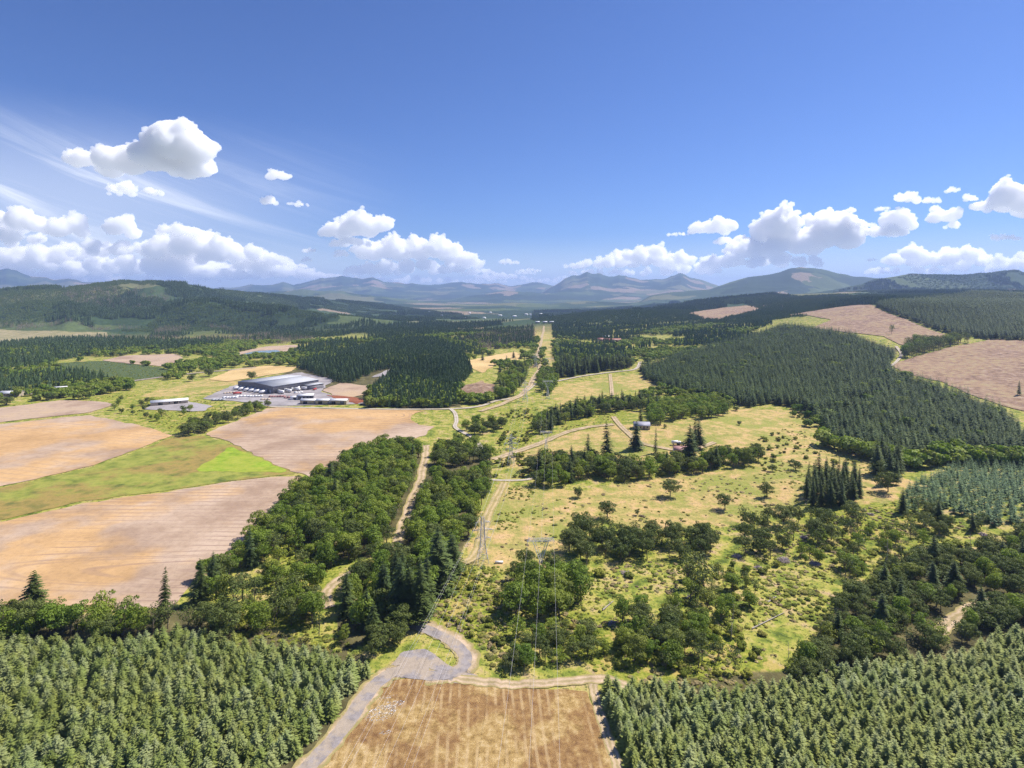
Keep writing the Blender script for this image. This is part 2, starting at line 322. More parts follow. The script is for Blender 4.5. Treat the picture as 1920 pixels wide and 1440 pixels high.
# ---------------------------------------------------------------- ground materials
def ground_material():
    m, nt, bs = new_mat('ground_cover'); N = NT(nt); p = N.pos(); a = N.attr('zone').outputs['Color']
    sep = N.n('ShaderNodeSeparateColor'); nt.links.new(a, sep.inputs[0]); wf, wd, wl = sep.outputs
    mt = N.attr('mount').outputs['Fac']
    n1 = N.noise(p, .02, 5, .62); n2 = N.noise(p, .11, 4, .65); n3 = N.noise(p, .55, 3, .7); n4 = N.noise(p, 2.2, 2, .6)
    base = N.ramp(n2, [(.18, (.085, .12, .022)), (.36, (.21, .25, .04)), (.54, (.37, .345, .075)), (.72, (.46, .36, .15)), (.88, (.44, .30, .20))], tight=.55)
    base = N.mix(N.math('MULTIPLY', N.step(n3, .53, .62), .8), base, (.07, .10, .02))
    lush = N.ramp(n3, [(.2, (.08, .11, .018)), (.5, (.23, .26, .035)), (.8, (.39, .36, .075))], tight=.55)
    lush = N.mix(N.step(n2, .54, .6), lush, (.42, .33, .10))
    dry = N.ramp(n2, [(.2, (.24, .25, .06)), (.45, (.40, .33, .11)), (.6, (.52, .37, .15)), (.8, (.55, .37, .19))], tight=.55)
    dry = N.mix(N.step(n1, .5, .58), dry, N.ramp(n3, [(.2, (.18, .22, .04)), (.8, (.40, .37, .10))], tight=.55))
    dry = N.mix(N.math('MULTIPLY', N.step(n3, .52, .6), .5), dry, (.21, .18, .06))
    forest = N.ramp(n2, [(.2, (.065, .058, .028)), (.6, (.13, .115, .05)), (.8, (.20, .17, .08))], tight=.55)
    c = N.mix(wl, base, lush); c = N.mix(wd, c, dry); c = N.mix(wf, c, forest)
    c = N.mix(N.math('MULTIPLY', N.step(n4, .4, .75), .35), c, N.mix(.5, c, (.05, .06, .02)))
    # far country: a patchwork of forest stands of different age
    vo = N.n('ShaderNodeTexVoronoi'); vo.inputs['Scale'].default_value = .0021; vo.inputs['Randomness'].default_value = 1
    jit = N.n('ShaderNodeTexNoise'); jit.inputs['Scale'].default_value = .003; jit.inputs['Detail'].default_value = 4; nt.links.new(p, jit.inputs['Vector'])
    q = N.vmath('ADD', p, N.vmath('MULTIPLY', N.vmath('SUBTRACT', jit.outputs['Color'], (.5, .5, .5)), (700, 700, 0)))
    q = N.vmath('MULTIPLY', q, (1, 1, 0)); nt.links.new(q, vo.inputs['Vector'])
    sp = N.n('ShaderNodeSeparateColor'); nt.links.new(vo.outputs['Color'], sp.inputs[0])
    stand = N.ramp(sp.outputs[0], [(.0, (.034, .060, .026)), (.28, (.050, .085, .036)), (.46, (.10, .135, .05)), (.62, (.17, .175, .08)), (.74, (.29, .225, .15)), (.86, (.060, .095, .038))], 'CONSTANT')
    fine = N.noise(p, .06, 3, .8)
    stand = N.mix(N.math('MULTIPLY', N.step(fine, .35, .7), .6), stand, N.mix(.65, stand, (.01, .018, .01)))
    c = N.mix(mt, c, stand)
    nt.links.new(c, bs.inputs['Base Color']); bs.inputs['Roughness'].default_value = .95; bs.inputs['Specular IOR Level'].default_value = .1
    h = N.math('ADD', N.math('MULTIPLY', n3, .6), N.math('MULTIPLY', n2, 1.2))
    nt.links.new(N.bump(h, .8, .8), bs.inputs['Normal'])
    return m
SM = {}
def simple_ground(key, stops, s1, stops2=None, s2=None, furrow=None, bump=.4, rough=.95):
    m, nt, bs = new_mat(key); N = NT(nt); p = N.pos()
    n = N.noise(p, s1, 6, .66); c = N.ramp(n, stops, tight=.62)
    if stops2:
        n2 = N.noise(p, s2, 4, .6); c = N.mix(N.step(n2, .43, .54), c, N.ramp(n, stops2, tight=.62))
    if furrow: c = furrow(N, p, c)
    if key in ('dirt', 'pale', 'grasstrack'):
        ac = N.attr('across').outputs['Fac']; on = N.math('GREATER_THAN', ac, .01); q = N.math('ABSOLUTE', N.math('SUBTRACT', ac, 2.0)); wob = N.math('MULTIPLY', N.math('SUBTRACT', N.noise(p, .5, 4, .7), .5), .9)
        qq = N.math('ADD', q, wob); verge = N.math('MULTIPLY', N.step(qq, .68, .86), on); mid = N.math('MULTIPLY', N.math('SUBTRACT', 1.0, N.step(qq, .08, .26)), on)
        rut = N.math('MULTIPLY', N.math('MULTIPLY', N.step(qq, .26, .38), N.math('SUBTRACT', 1.0, N.step(qq, .52, .66))), on)
        c = N.mix(N.math('MULTIPLY', rut, .45), c, N.mix(.5, c, (.62, .52, .42))); c = N.mix(N.math('MULTIPLY', mid, .5), c, (.24, .21, .09)); c = N.mix(N.math('MULTIPLY', verge, .8), c, (.30, .26, .09))
    f = N.noise(p, s1*14, 3, .7)
    c = N.mix(N.math('MULTIPLY', N.step(f, .45, .75), .35), c, N.mix(.6, c, (.05, .04, .025)))
    nt.links.new(c, bs.inputs['Base Color']); bs.inputs['Roughness'].default_value = rough; bs.inputs['Specular IOR Level'].default_value = .15
    nt.links.new(N.bump(f, bump, .3), bs.inputs['Normal']); SM[key] = m
    return m
def furrow_arcs(cx, cy, sp, amt, dark=(.30, .20, .16), region=None, bend=.012):
    def f(N, p, c):
        q = N.vmath('SUBTRACT', p, (cx, cy, 0)); q = N.vmath('MULTIPLY', q, (1, 1, 0))
        # stadium-shaped turns: straight lines that wrap round an end
        sx = N.n('ShaderNodeSeparateXYZ'); N.put(sx.inputs[0], q)
        xs = N.math('MAXIMUM', sx.outputs[0], N.math('MULTIPLY', sx.outputs[0], .12))
        r = N.math('SQRT', N.math('ADD', N.math('MULTIPLY', xs, xs), N.math('MULTIPLY', sx.outputs[1], sx.outputs[1])))
        r = N.math('ADD', r, N.math('MULTIPLY', N.noise(p, .02, 2), 5.0))
        s = N.math('SINE', N.math('MULTIPLY', r, 2*PI/sp)); s2 = N.math('SINE', N.math('MULTIPLY', r, 2*PI/(sp*.37)))
        k = N.step(N.math('ADD', s, N.math('MULTIPLY', s2, .6)), .2, 1.3)
        k = N.math('MULTIPLY', k, N.math('MULTIPLY', N.step(N.noise(p, .015, 3), .38, .6), amt))
        return N.mix(k, c, dark)
    return f
def rows(ang, sp, amt, col, brk=.05):
    def f(N, p, c):
        d = N.vmath('DOT_PRODUCT', p, (math.cos(ang), math.sin(ang), 0))
        d = N.math('ADD', d, N.math('MULTIPLY', N.noise(p, .05, 2), 1.2))
        s = N.math('SINE', N.math('MULTIPLY', d, 2*PI/sp)); k = N.math('MULTIPLY', N.step(s, .2, .95), N.math('MULTIPLY', N.step(N.noise(p, brk, 3), .4, .6), amt))
        return N.mix(k, c, col)
    return f
pink = [(.3, (.33, .23, .16)), (.5, (.425, .31, .22)), (.7, (.50, .375, .275))]
tan = [(.2, (.37, .23, .11)), (.5, (.50, .315, .15)), (.8, (.60, .39, .19))]
simple_ground('furrow', tan, .03, pink, .011, furrow_arcs(-105, 252, 5.2, .75, (.25, .165, .13)))
simple_ground('tanfield', tan, .02, pink, .009, rows(1.3, 7, .3, (.36, .25, .17), .02))
simple_ground('tanfield2', tan, .02, pink, .008, furrow_arcs(-115, 560, 6.5, .6, (.27, .18, .13)))
simple_ground('pinkfield', pink, .02, [(.3, (.40, .30, .24)), (.7, (.48, .35, .22))], .01, rows(1.5, 8, .3, (.33, .24, .18), .02))
simple_ground('mown', [(.2, (.24, .155, .055)), (.42, (.40, .26, .095)), (.6, (.52, .36, .15)), (.8, (.64, .48, .26))], .45, [(.2, (.20, .105, .045)), (.6, (.36, .215, .085)), (.8, (.48, .32, .14))], .055, rows(.06, 2.6, .5, (.62, .45, .24), .09), .9)
simple_ground('lushstrip', [(.2, (.09, .12, .025)), (.4, (.20, .23, .04)), (.65, (.31, .31, .065)), (.85, (.16, .18, .04))], .09, [(.2, (.13, .14, .035)), (.55, (.32, .23, .07)), (.8, (.20, .21, .04))], .02, None, .7)
simple_ground('lime', [(.2, (.16, .24, .02)), (.5, (.25, .35, .03)), (.8, (.33, .42, .045))], .12, [(.3, (.24, .31, .03)), (.7, (.33, .36, .05))], .03)
simple_ground('gold', [(.3, (.48, .33, .14)), (.6, (.60, .43, .20))], .02)
simple_ground('rough', [(.2, (.17, .18, .07)), (.5, (.30, .26, .13)), (.8, (.42, .34, .22))], .05)
simple_ground('nursery', [(.2, (.05, .08, .025)), (.8, (.11, .145, .05))], .2, None, None, rows(.2, 9, .5, (.09, .12, .05), .02))
simple_ground('yard', [(.3, (.24, .22, .22)), (.6, (.36, .33, .33))], .04)
simple_ground('gravel', [(.3, (.23, .205, .20)), (.6, (.33, .295, .285))], .35, [(.3, (.34, .28, .22)), (.6, (.40, .33, .26))], .12)
simple_ground('dirt', [(.3, (.40, .29, .18)), (.6, (.55, .41, .27))], .15, [(.3, (.33, .25, .14)), (.6, (.45, .34, .2))], .2)
simple_ground('grasstrack', [(.3, (.30, .25, .09)), (.6, (.48, .36, .17))], .15)
simple_ground('pale', [(.3, (.42, .36, .30)), (.6, (.52, .46, .40))], .1)
simple_ground('redbark', [(.3, (.20, .06, .03)), (.6, (.28, .10, .05))], .05)
simple_ground('slash', [(.15, (.10, .065, .042)), (.42, (.235, .15, .10)), (.62, (.33, .225, .155)), (.88, (.48, .38, .29))], .12, [(.2, (.17, .11, .07)), (.5, (.33, .22, .14)), (.75, (.36, .30, .15))], .012, None, 1.0)
m, nt, bs = new_mat('water'); bs.inputs['Base Color'].default_value = (.17, .24, .23, 1); bs.inputs['Roughness'].default_value = .15; SM['water'] = m

# ---------------------------------------------------------------- terrain sheet
def build_terrain():
    tmax = TG[-1]; th_b = np.linspace(tmax, 2*PI-tmax, 90)[1:-1]
    th = np.concatenate([TG, th_b]); nt_ = len(th); nr = len(DG); nf = len(TG)
    T, Rr = np.meshgrid(th, DG)
    D = np.where(np.arange(nt_)[None] < nf, Rr/np.cos(T), Rr/math.cos(tmax))
    x = np.sin(T)*D; y = np.cos(T)*D; z = np.empty_like(x); z[:, :nf] = HG
    z[:, nf:] = height_exact(x[:, nf:].ravel(), y[:, nf:].ravel()).reshape(x[:, nf:].shape); x = x.ravel(); y = y.ravel(); z = z.ravel()
    verts = np.stack([x, y, z], 1); verts = np.concatenate([verts, [[0, 0, 0]]])
    i = np.arange(nr-1)[:, None]; j = np.arange(nt_)[None]; j2 = (j+1) % nt_
    q = np.stack([i*nt_+j, i*nt_+j2, (i+1)*nt_+j2, (i+1)*nt_+j], -1).reshape(-1, 4)[:, ::-1]
    cidx = len(verts)-1; t = np.stack([np.full(nt_, cidx), j2.ravel(), j.ravel()], 1)[:, ::-1]
    flat = np.concatenate([q.ravel(), t[:, ::-1].ravel()]); sizes = np.concatenate([np.full(len(q), 4), np.full(len(t), 3)])
    zo = np.zeros((len(verts), 4)); zo[:, 3] = 1
    for k, key in enumerate(('forest', 'dry', 'lush')):
        zo[:-1, k] = zone_w(x, y, key)
    mt = np.zeros(len(verts)); rr = np.hypot(x, y)
    mt[:-1] = sstep(1500, 2300, rr+500*fbm(x, y, 300, 3, 90))
    return mesh_np('ground', verts, flat, sizes, [ground_material()], attrs={'zone': ('POINT', zo), 'mount': ('POINT', mt)}, smooth=True)
ground = link('ground', build_terrain()); tag(ground, kind='structure')
def drape(poly, lift, grid):
    d = np.hypot(poly[:, 0], poly[:, 1]); g = grid or max(2.5, np.median(d)/70)
    # densify the outline
    out = []
    for i in range(len(poly)):
        a = poly[i]; b = poly[(i+1) % len(poly)]; n = max(1, int(np.hypot(*(b-a))/g*1.5)); out += [a+(b-a)*k/n for k in range(n)]
    out = np.array(out); am = np.minimum(2.5, np.hypot(out[:, 0], out[:, 1])*.004)[:, None]
    out = out+np.stack([fbm(out[:, 0], out[:, 1], 9, 3, 81), fbm(out[:, 0], out[:, 1], 9, 3, 82)], 1)*2*am*1.6
    lo = out.min(0); hi = out.max(0)
    while (hi-lo).prod()/g/g > 30000: g *= 1.3
    X, Y = np.meshgrid(np.arange(lo[0], hi[0], g), np.arange(lo[1], hi[1], g)); X = X.ravel()+.13; Y = Y.ravel()+.17
    k = pip(X, Y, out); pts = [Vector(p) for p in out]+[Vector(p) for p in zip(X[k], Y[k])]
    v, e, f, *_ = delaunay_2d_cdt(pts, [], [list(range(len(out)))], 1, 1e-4)
    vv = np.array([(a.x, a.y) for a in v]); z = height(vv[:, 0], vv[:, 1])
    z = z+lift+np.hypot(vv[:, 0], vv[:, 1])*.0004
    fl = [i for t in f for i in t]; return np.column_stack([vv, z]), fl, [len(t) for t in f]
for s in SHEETS:
    if 'strip' in s:
        L, Rt = s['strip']; n = len(L); rowsv = [L, L*.67+Rt*.33, L*.33+Rt*.67, Rt]
        vv = np.concatenate(rowsv); z = height(vv[:, 0], vv[:, 1])+s['lift']+np.hypot(vv[:, 0], vv[:, 1])*.0004
        fl = []
        for r_ in range(3):
            for i in range(n-1): fl += [r_*n+i, (r_+1)*n+i, (r_+1)*n+i+1, r_*n+i+1]
        V = np.column_stack([vv, z]); sz = [4]*(len(fl)//4)
    else: V, fl, sz = drape(s['poly'], s['lift'], s['grid'])
    at_ = {'across': ('POINT', np.repeat([1.0, 1.67, 2.33, 3.0], len(s['strip'][0])))} if 'strip' in s and s['mat'] != 'x' else {}
    me = mesh_np(s['name'], V, fl, sz, [SM[s['mat']]], attrs=at_, smooth=True)
    if len(me.polygons) and me.polygons[0].normal.z < 0: me.flip_normals()
    o = link(s['name'], me); tag(o, s['label'], None, None, 'structure')
EXCL = [s['poly'] for s in SHEETS if s['excl']]+[P([(596,1088),(625,1068),(690,1060),(700,1075),(655,1090),(640,1120),(650,1175),(595,1180)]), P([(700,1228),(800,1175),(905,1240),(900,1290),(705,1285)])]
EXBB = [(p.min(0), p.max(0)) for p in EXCL]
def excluded(x, y):
    m = np.zeros(x.shape, bool)
    for p, (lo, hi) in zip(EXCL, EXBB):
        k = (x > lo[0]) & (x < hi[0]) & (y > lo[1]) & (y < hi[1])
        if k.any(): m[k] |= pip(x[k], y[k], p)
    return m
# ---------------------------------------------------------------- plant materials
def leaf_mat(name, cols, trans=.25, rough=.65, warm=None):
    m, nt, bs = new_mat(name); N = NT(nt)
    oi = N.n('ShaderNodeObjectInfo'); hue = N.attr('hue').outputs['Fac']
    c = N.ramp(oi.outputs['Random'], [(i/(len(cols)-1) if len(cols) > 1 else 0, k) for i, k in enumerate(cols)])
    big = N.noise(oi.outputs['Location'], .03, 3)
    c = N.mix(N.math('MULTIPLY', N.step(big, .35, .65), .4), c, warm or tuple(min(1, v*1.5) for v in cols[0]))
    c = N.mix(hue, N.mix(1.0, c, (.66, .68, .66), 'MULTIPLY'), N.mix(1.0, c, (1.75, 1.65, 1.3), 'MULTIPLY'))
    nt.links.new(c, bs.inputs['Base Color']); bs.inputs['Roughness'].default_value = rough; bs.inputs['Specular IOR Level'].default_value = .22
    tr = N.n('ShaderNodeBsdfTranslucent'); nt.links.new(N.mix(1.0, c, (1.2, 1.25, .6), 'MULTIPLY'), tr.inputs[0])
    mx = N.n('ShaderNodeMixShader'); mx.inputs[0].default_value = trans
    nt.links.new(bs.outputs[0], mx.inputs[1]); nt.links.new(tr.outputs[0], mx.inputs[2])
    nt.links.new(mx.outputs[0], nt.nodes['Material Output'].inputs[0])
    return m
def bark_mat(name, a, b):
    m, nt, bs = new_mat(name); N = NT(nt); p = N.n('ShaderNodeTexCoord').outputs['Object']
    nt.links.new(N.ramp(N.noise(N.vmath('MULTIPLY', p, (30, 30, 6)), 1, 3), [(.3, a), (.7, b)]), bs.inputs['Base Color']); bs.inputs['Roughness'].default_value = .9
    return m
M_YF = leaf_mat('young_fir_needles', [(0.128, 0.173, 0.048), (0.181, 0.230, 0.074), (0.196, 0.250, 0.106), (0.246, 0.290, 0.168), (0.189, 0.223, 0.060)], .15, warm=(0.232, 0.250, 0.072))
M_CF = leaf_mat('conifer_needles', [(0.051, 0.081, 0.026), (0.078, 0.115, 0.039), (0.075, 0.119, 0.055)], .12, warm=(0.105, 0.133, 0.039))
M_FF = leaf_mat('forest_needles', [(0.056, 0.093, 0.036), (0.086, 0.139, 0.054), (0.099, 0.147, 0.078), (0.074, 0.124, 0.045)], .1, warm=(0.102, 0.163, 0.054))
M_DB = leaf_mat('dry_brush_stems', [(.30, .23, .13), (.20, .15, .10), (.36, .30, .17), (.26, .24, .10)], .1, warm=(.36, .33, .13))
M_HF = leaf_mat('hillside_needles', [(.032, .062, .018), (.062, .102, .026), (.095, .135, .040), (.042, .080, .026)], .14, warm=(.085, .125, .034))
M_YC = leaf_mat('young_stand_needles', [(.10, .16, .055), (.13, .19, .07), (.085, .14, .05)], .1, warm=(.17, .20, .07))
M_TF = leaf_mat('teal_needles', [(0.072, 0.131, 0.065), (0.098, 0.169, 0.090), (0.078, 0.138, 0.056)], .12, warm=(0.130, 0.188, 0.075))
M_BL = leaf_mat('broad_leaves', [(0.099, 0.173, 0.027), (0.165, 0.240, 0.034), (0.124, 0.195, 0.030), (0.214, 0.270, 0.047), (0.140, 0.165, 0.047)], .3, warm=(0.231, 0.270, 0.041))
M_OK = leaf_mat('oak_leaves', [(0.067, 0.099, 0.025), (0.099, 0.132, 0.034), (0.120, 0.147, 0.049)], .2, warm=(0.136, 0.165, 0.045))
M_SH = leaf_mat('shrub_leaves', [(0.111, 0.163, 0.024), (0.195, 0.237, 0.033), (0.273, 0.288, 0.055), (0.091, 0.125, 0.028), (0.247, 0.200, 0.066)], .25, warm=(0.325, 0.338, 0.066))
M_GR = leaf_mat('bare_twigs', [(0.221, 0.182, 0.169), (0.299, 0.247, 0.227), (0.182, 0.156, 0.130)], .0, warm=(0.208, 0.195, 0.117))
M_BK = bark_mat('bark', (.10, .075, .055), (.22, .18, .14)); M_DW = bark_mat('dead_wood', (.28, .24, .21), (.46, .41, .37))
M_SL = bark_mat('slash_wood', (.30, .24, .24), (.52, .44, .45))

class Acc:
    def __init__(s): s.v = []; s.f = []; s.n = []; s.h = []; s.c = 0
    def add(s, verts, faces, hue):         # verts (k,3); faces (m,q); hue (m,)
        s.v.append(verts); s.f.append((faces+s.c).ravel()); s.n.append(np.full(len(faces), faces.shape[1])); s.h.append(hue*np.ones(len(faces))); s.c += len(verts)
    def quads(s, c, t, b, hue):            # diamond leaves: centre, half-length, half-width vectors
        n = len(c); V = np.stack([c-t, c+b*1.0-t*.15, c+t, c-b*1.0-t*.15], 1).reshape(-1, 3); s.add(V, np.arange(4*n).reshape(n, 4), hue)
    def tris(s, a, b, c, hue):
        n = len(a); s.add(np.stack([a, b, c], 1).reshape(-1, 3), np.arange(3*n).reshape(n, 3), hue)
    def tube(s, pts, rad, k=6, hue=.5):
        pts = np.asarray(pts, float); rad = np.asarray(rad, float); n = len(pts)
        d = np.gradient(pts, axis=0); d /= np.linalg.norm(d, axis=1)[:, None]+1e-9
        ref = np.where(np.abs(d[:, 2:3]) > .9, np.array([[1., 0, 0]]), np.array([[0, 0, 1.]]))
        a = np.cross(d, ref); a /= np.linalg.norm(a, axis=1)[:, None]+1e-9; b = np.cross(d, a)
        an = np.arange(k)*2*PI/k
        V = pts[:, None]+rad[:, None, None]*(a[:, None]*np.cos(an)[None, :, None]+b[:, None]*np.sin(an)[None, :, None])
        i = np.arange(n-1)[:, None]; j = np.arange(k)[None]; j2 = (j+1) % k
        s.add(V.reshape(-1, 3), np.stack([i*k+j, (i+1)*k+j, (i+1)*k+j2, i*k+j2], -1).reshape(-1, 4), hue)
    def mesh(s, name, mats, mi=None):
        return mesh_np(name, np.concatenate(s.v), np.concatenate(s.f), np.concatenate(s.n), mats, mi, {'hue': ('FACE', np.concatenate(s.h))})
def unit(v): return v/(np.linalg.norm(v, axis=-1, keepdims=True)+1e-9)
def conifer(seed, r=.27, base=.03, whorls=19, per=9, seg=5, droop=.25, lift=.15, irregular=.1, lean=.0, wid=.34, shape=.85):
    """needle sprays in whorls round a leader; height 1"""
    g = np.random.RandomState(seed); A = Acc(); az0 = 0
    for wi in range(whorls):
        t = (wi+.5)/whorls; z = base+(1-base)*t; L0 = r*(1-t)**shape*(1 if t > .12 else .75+2*t)
        m = max(4, int(per*(1-.45*t)))
        az0 += 2.4
        for k in range(m):
            if g.rand() < irregular*.6: continue
            az = az0+2*PI*k/m+g.uniform(-.25, .25); L = L0*g.uniform(1-irregular*2.2, 1.12)+.012
            out = np.array([math.cos(az), math.sin(az), 0]); side = np.array([-math.sin(az), math.cos(az), 0])
            zz = z+g.uniform(-.5, .5)/whorls
            s = (np.arange(seg)+.4)/seg; up = lift*(1-t)+.35*t
            P_ = np.array([0, 0, zz])+out*(L*s)[:, None]+np.array([0, 0, 1])*((up*s-droop*s*s)*L)[:, None]
            wl = L*wid*(1-.62*s)*g.uniform(.8, 1.2, seg)+.006
            ds = L/seg
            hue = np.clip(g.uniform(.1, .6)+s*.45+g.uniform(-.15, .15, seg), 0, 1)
            for sg in (-1, 1):
                tip = P_+side*(sg*wl)[:, None]+out*(ds*1.3)+np.array([0, 0, 1])*(g.uniform(-.5, .15, seg)*wl*.6)[:, None]
                A.tris(P_-out*ds*.75, P_+out*ds*.75+np.array([0, 0, .004]), tip, hue)
            e = P_[-1]; A.tris((e-side*L*.07)[None], (e+side*L*.07)[None], (e+out*ds*1.5+np.array([0, 0, -droop*.2*ds]))[None], .9)
    A.tris(np.array([[-.008, 0, .93]]), np.array([[.008, .004, .93]]), np.array([[0, 0, 1.02]]), .9)
    return A
def trunk_acc(h=.9, r=.014, seed=0, k=6):
    A = Acc(); g = np.random.RandomState(seed); z = np.linspace(-.04, h, 6)
    A.tube(np.column_stack([g.uniform(-.004, .004, 6), g.uniform(-.004, .004, 6), z]), r*(1.05-z/h*.95), k); return A
def broadleaf(seed, rw=.36, low=.22, lobes=17, per=200, leaf=.030, lobe=(.08, .20), flat=.75, open_=0.):
    g = np.random.RandomState(seed); A = Acc(); cs = []
    cz = (1+low)/2; hz = (1-low)/2; sx_ = g.uniform(.8, 1.25); lop = g.uniform(-.12, .12, 2)
    for i in range(lobes):
        R_ = g.uniform(*lobe); z = 1-2*(i+.5)/lobes; az = i*2.39996+g.uniform(-.4, .4)
        q = math.sqrt(max(0, 1-z*z)); f = g.uniform(.78, 1.0) if i % 5 else g.uniform(.2, .6)
        f = f*g.uniform(.8, 1.18); c = np.array([math.cos(az)*q*(rw-R_*.6)*f*sx_+lop[0]*z, math.sin(az)*q*(rw-R_*.6)*f/sx_+lop[1]*z, cz+z*(hz-R_*.7)*min(f, 1.05)]); cs.append((c, R_))
        n = int(per*(R_/.155)**2)
        d = unit(g.normal(size=(n, 3))); d[:, 2] = np.where(d[:, 2] < -.35, -d[:, 2]*.5, d[:, 2]); d = unit(d)
        rr = R_*(g.uniform(.62, 1.1, n)**.6)
        p = c+d*rr[:, None]*np.array([1, 1, flat])
        nrm = unit(d+g.normal(size=(n, 3))*.45+np.array([0, 0, .25])); t = unit(np.cross(nrm, g.normal(size=(n, 3)))); b = np.cross(nrm, t)
        L = leaf*g.uniform(.6, 1.35, n)
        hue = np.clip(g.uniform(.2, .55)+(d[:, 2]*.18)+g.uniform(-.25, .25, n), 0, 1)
        A.quads(p, t*(L*.75)[:, None], b*(L*.5)[:, None], hue)
    return A, cs
def limbs(seed, cs, r=.022, low=.2):
    g = np.random.RandomState(seed); A = Acc()
    top = .62; z = np.linspace(-.03, top, 6); bx = np.cumsum(g.uniform(-.012, .012, 6)); by = np.cumsum(g.uniform(-.012, .012, 6))
    A.tube(np.column_stack([bx, by, z]), r*(1.15-z/top*.75), 7)
    for c, R_ in cs:
        if g.rand() < .3: continue
        z0 = g.uniform(low*.8, min(top, max(low, c[2]-.05))); s = np.array([np.interp(z0, z, bx), np.interp(z0, z, by), z0])
        mid = s*.5+c*.5+np.array([0, 0, -.03]); A.tube(np.array([s, mid, c]), [r*.5, r*.33, r*.12], 5)
    return A
def snag(seed, branches=16, r=.016):
    g = np.random.RandomState(seed); A = Acc(); z = np.linspace(-.02, 1, 7); bx = np.cumsum(g.uniform(-.012, .012, 7)); by = np.cumsum(g.uniform(-.012, .012, 7))
    A.tube(np.column_stack([bx, by, z]), r*(1.08-z), 6)
    for i in range(branches):
        z0 = g.uniform(.25, .95); az = g.uniform(0, 2*PI); L = g.uniform(.06, .22)*(1.25-z0)
        s = np.array([np.interp(z0, z, bx), np.interp(z0, z, by), z0]); o = np.array([math.cos(az), math.sin(az), g.uniform(-.1, .7)])
        e = s+o*L; A.tube(np.array([s, s*.5+e*.5+np.array([0, 0, -.01]), e]), [r*.35, r*.25, r*.08], 4)
    return A
def far_conifer(seed, r=.16, tiers=6, k=7):
    g = np.random.RandomState(seed); A = Acc()
    for t in range(tiers):
        z0 = .08+.9*t/tiers; z1 = min(1, z0+.34-.1*t/tiers); R_ = r*(1-t/tiers)**.8+.012
        az = np.arange(k)*2*PI/k+g.uniform(0, 1); rr = R_*g.uniform(.7, 1.25, k); zz = z0+g.uniform(-.04, .03, k)
        p = np.column_stack([np.cos(az)*rr, np.sin(az)*rr, zz]); az2 = az+PI/k
        q = np.column_stack([np.cos(az2)*R_*.45, np.sin(az2)*R_*.45, np.full(k, z0+.06)]); a = np.tile([[0, 0, z1]], (k, 1))
        A.tris(a, p, q, g.uniform(.25, .75, k)); A.tris(a, q, np.roll(p, -1, 0), g.uniform(.25, .75, k))
    return A
def scaled(A, s, off):
    B = Acc(); B.v = [v*s+off for v in A.v]; B.f = [f.copy() for f in A.f]; B.n = A.n; B.h = A.h; B.c = A.c; return B
def merge(parts):
    A = Acc()
    for p in parts:
        for v, f, n, h in zip(p.v, p.f, p.n, p.h): pass
        V = np.concatenate(p.v); F = np.concatenate(p.f)+A.c; A.v.append(V); A.f.append(F); A.n.append(np.concatenate(p.n)); A.h.append(np.concatenate(p.h)); A.c += len(V)
    return A
def clump(seed, n=9, size=26, maker=far_conifer, hl=(.75, 1.2), H=20.):
    """a patch of trees, one unit = one metre divided by the tree height H"""
    g = np.random.RandomState(seed); parts = []
    for i in range(n):
        a = g.uniform(0, 2*PI); r_ = size/2*math.sqrt(g.rand()); s = g.uniform(*hl)
        parts.append(scaled(maker(seed*31+i), s, np.array([math.cos(a)*r_/H, math.sin(a)*r_/H, -.1])))
    return merge(parts)
# species: list of (crown mesh, trunk mesh or None)
SP = {}
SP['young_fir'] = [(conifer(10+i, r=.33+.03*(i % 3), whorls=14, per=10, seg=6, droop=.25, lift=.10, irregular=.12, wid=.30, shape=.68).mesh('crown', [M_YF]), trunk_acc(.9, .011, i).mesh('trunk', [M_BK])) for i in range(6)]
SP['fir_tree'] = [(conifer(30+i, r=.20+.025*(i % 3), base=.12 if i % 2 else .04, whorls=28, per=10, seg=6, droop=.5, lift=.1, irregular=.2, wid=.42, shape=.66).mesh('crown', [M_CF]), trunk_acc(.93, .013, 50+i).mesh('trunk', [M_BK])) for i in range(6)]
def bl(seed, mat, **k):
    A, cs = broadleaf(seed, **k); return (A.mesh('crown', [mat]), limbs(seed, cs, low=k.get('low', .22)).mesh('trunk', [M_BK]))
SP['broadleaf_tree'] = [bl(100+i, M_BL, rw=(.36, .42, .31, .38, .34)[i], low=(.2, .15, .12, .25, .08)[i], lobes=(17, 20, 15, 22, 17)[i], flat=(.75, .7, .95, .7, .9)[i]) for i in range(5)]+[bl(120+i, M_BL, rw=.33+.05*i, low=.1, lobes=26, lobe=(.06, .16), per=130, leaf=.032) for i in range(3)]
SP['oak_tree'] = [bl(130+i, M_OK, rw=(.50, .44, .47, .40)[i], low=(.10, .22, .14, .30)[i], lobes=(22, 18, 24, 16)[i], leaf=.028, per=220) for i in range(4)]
def shr(seed):
    A, cs = broadleaf(seed, rw=.62, low=-.05, lobes=8, per=48, leaf=.10, lobe=(.22, .38), flat=.8); return (A.mesh('shrub', [M_SH]), None)
SP['shrub'] = [shr(160+i) for i in range(4)]
SP['bare_tree'] = [(snag(180+i, 18).mesh('bare_tree', [M_DW]), None) for i in range(4)]
def thin(seed):                                   # thin, half-leafless broadleaf
    A, cs = broadleaf(seed, rw=.3, low=.3, lobes=15, per=45, leaf=.034, lobe=(.08, .14), flat=.8); return (A.mesh('crown', [M_OK]), limbs(seed, cs, r=.016, low=.3).mesh('trunk', [M_BK]))
SP['thin_tree'] = [thin(200+i) for i in range(4)]
FAR = {}
FAR['forest'] = [far_conifer(300+i, r=.15+.02*i, tiers=7, k=8).mesh('far_fir', [M_FF]) for i in range(4)]
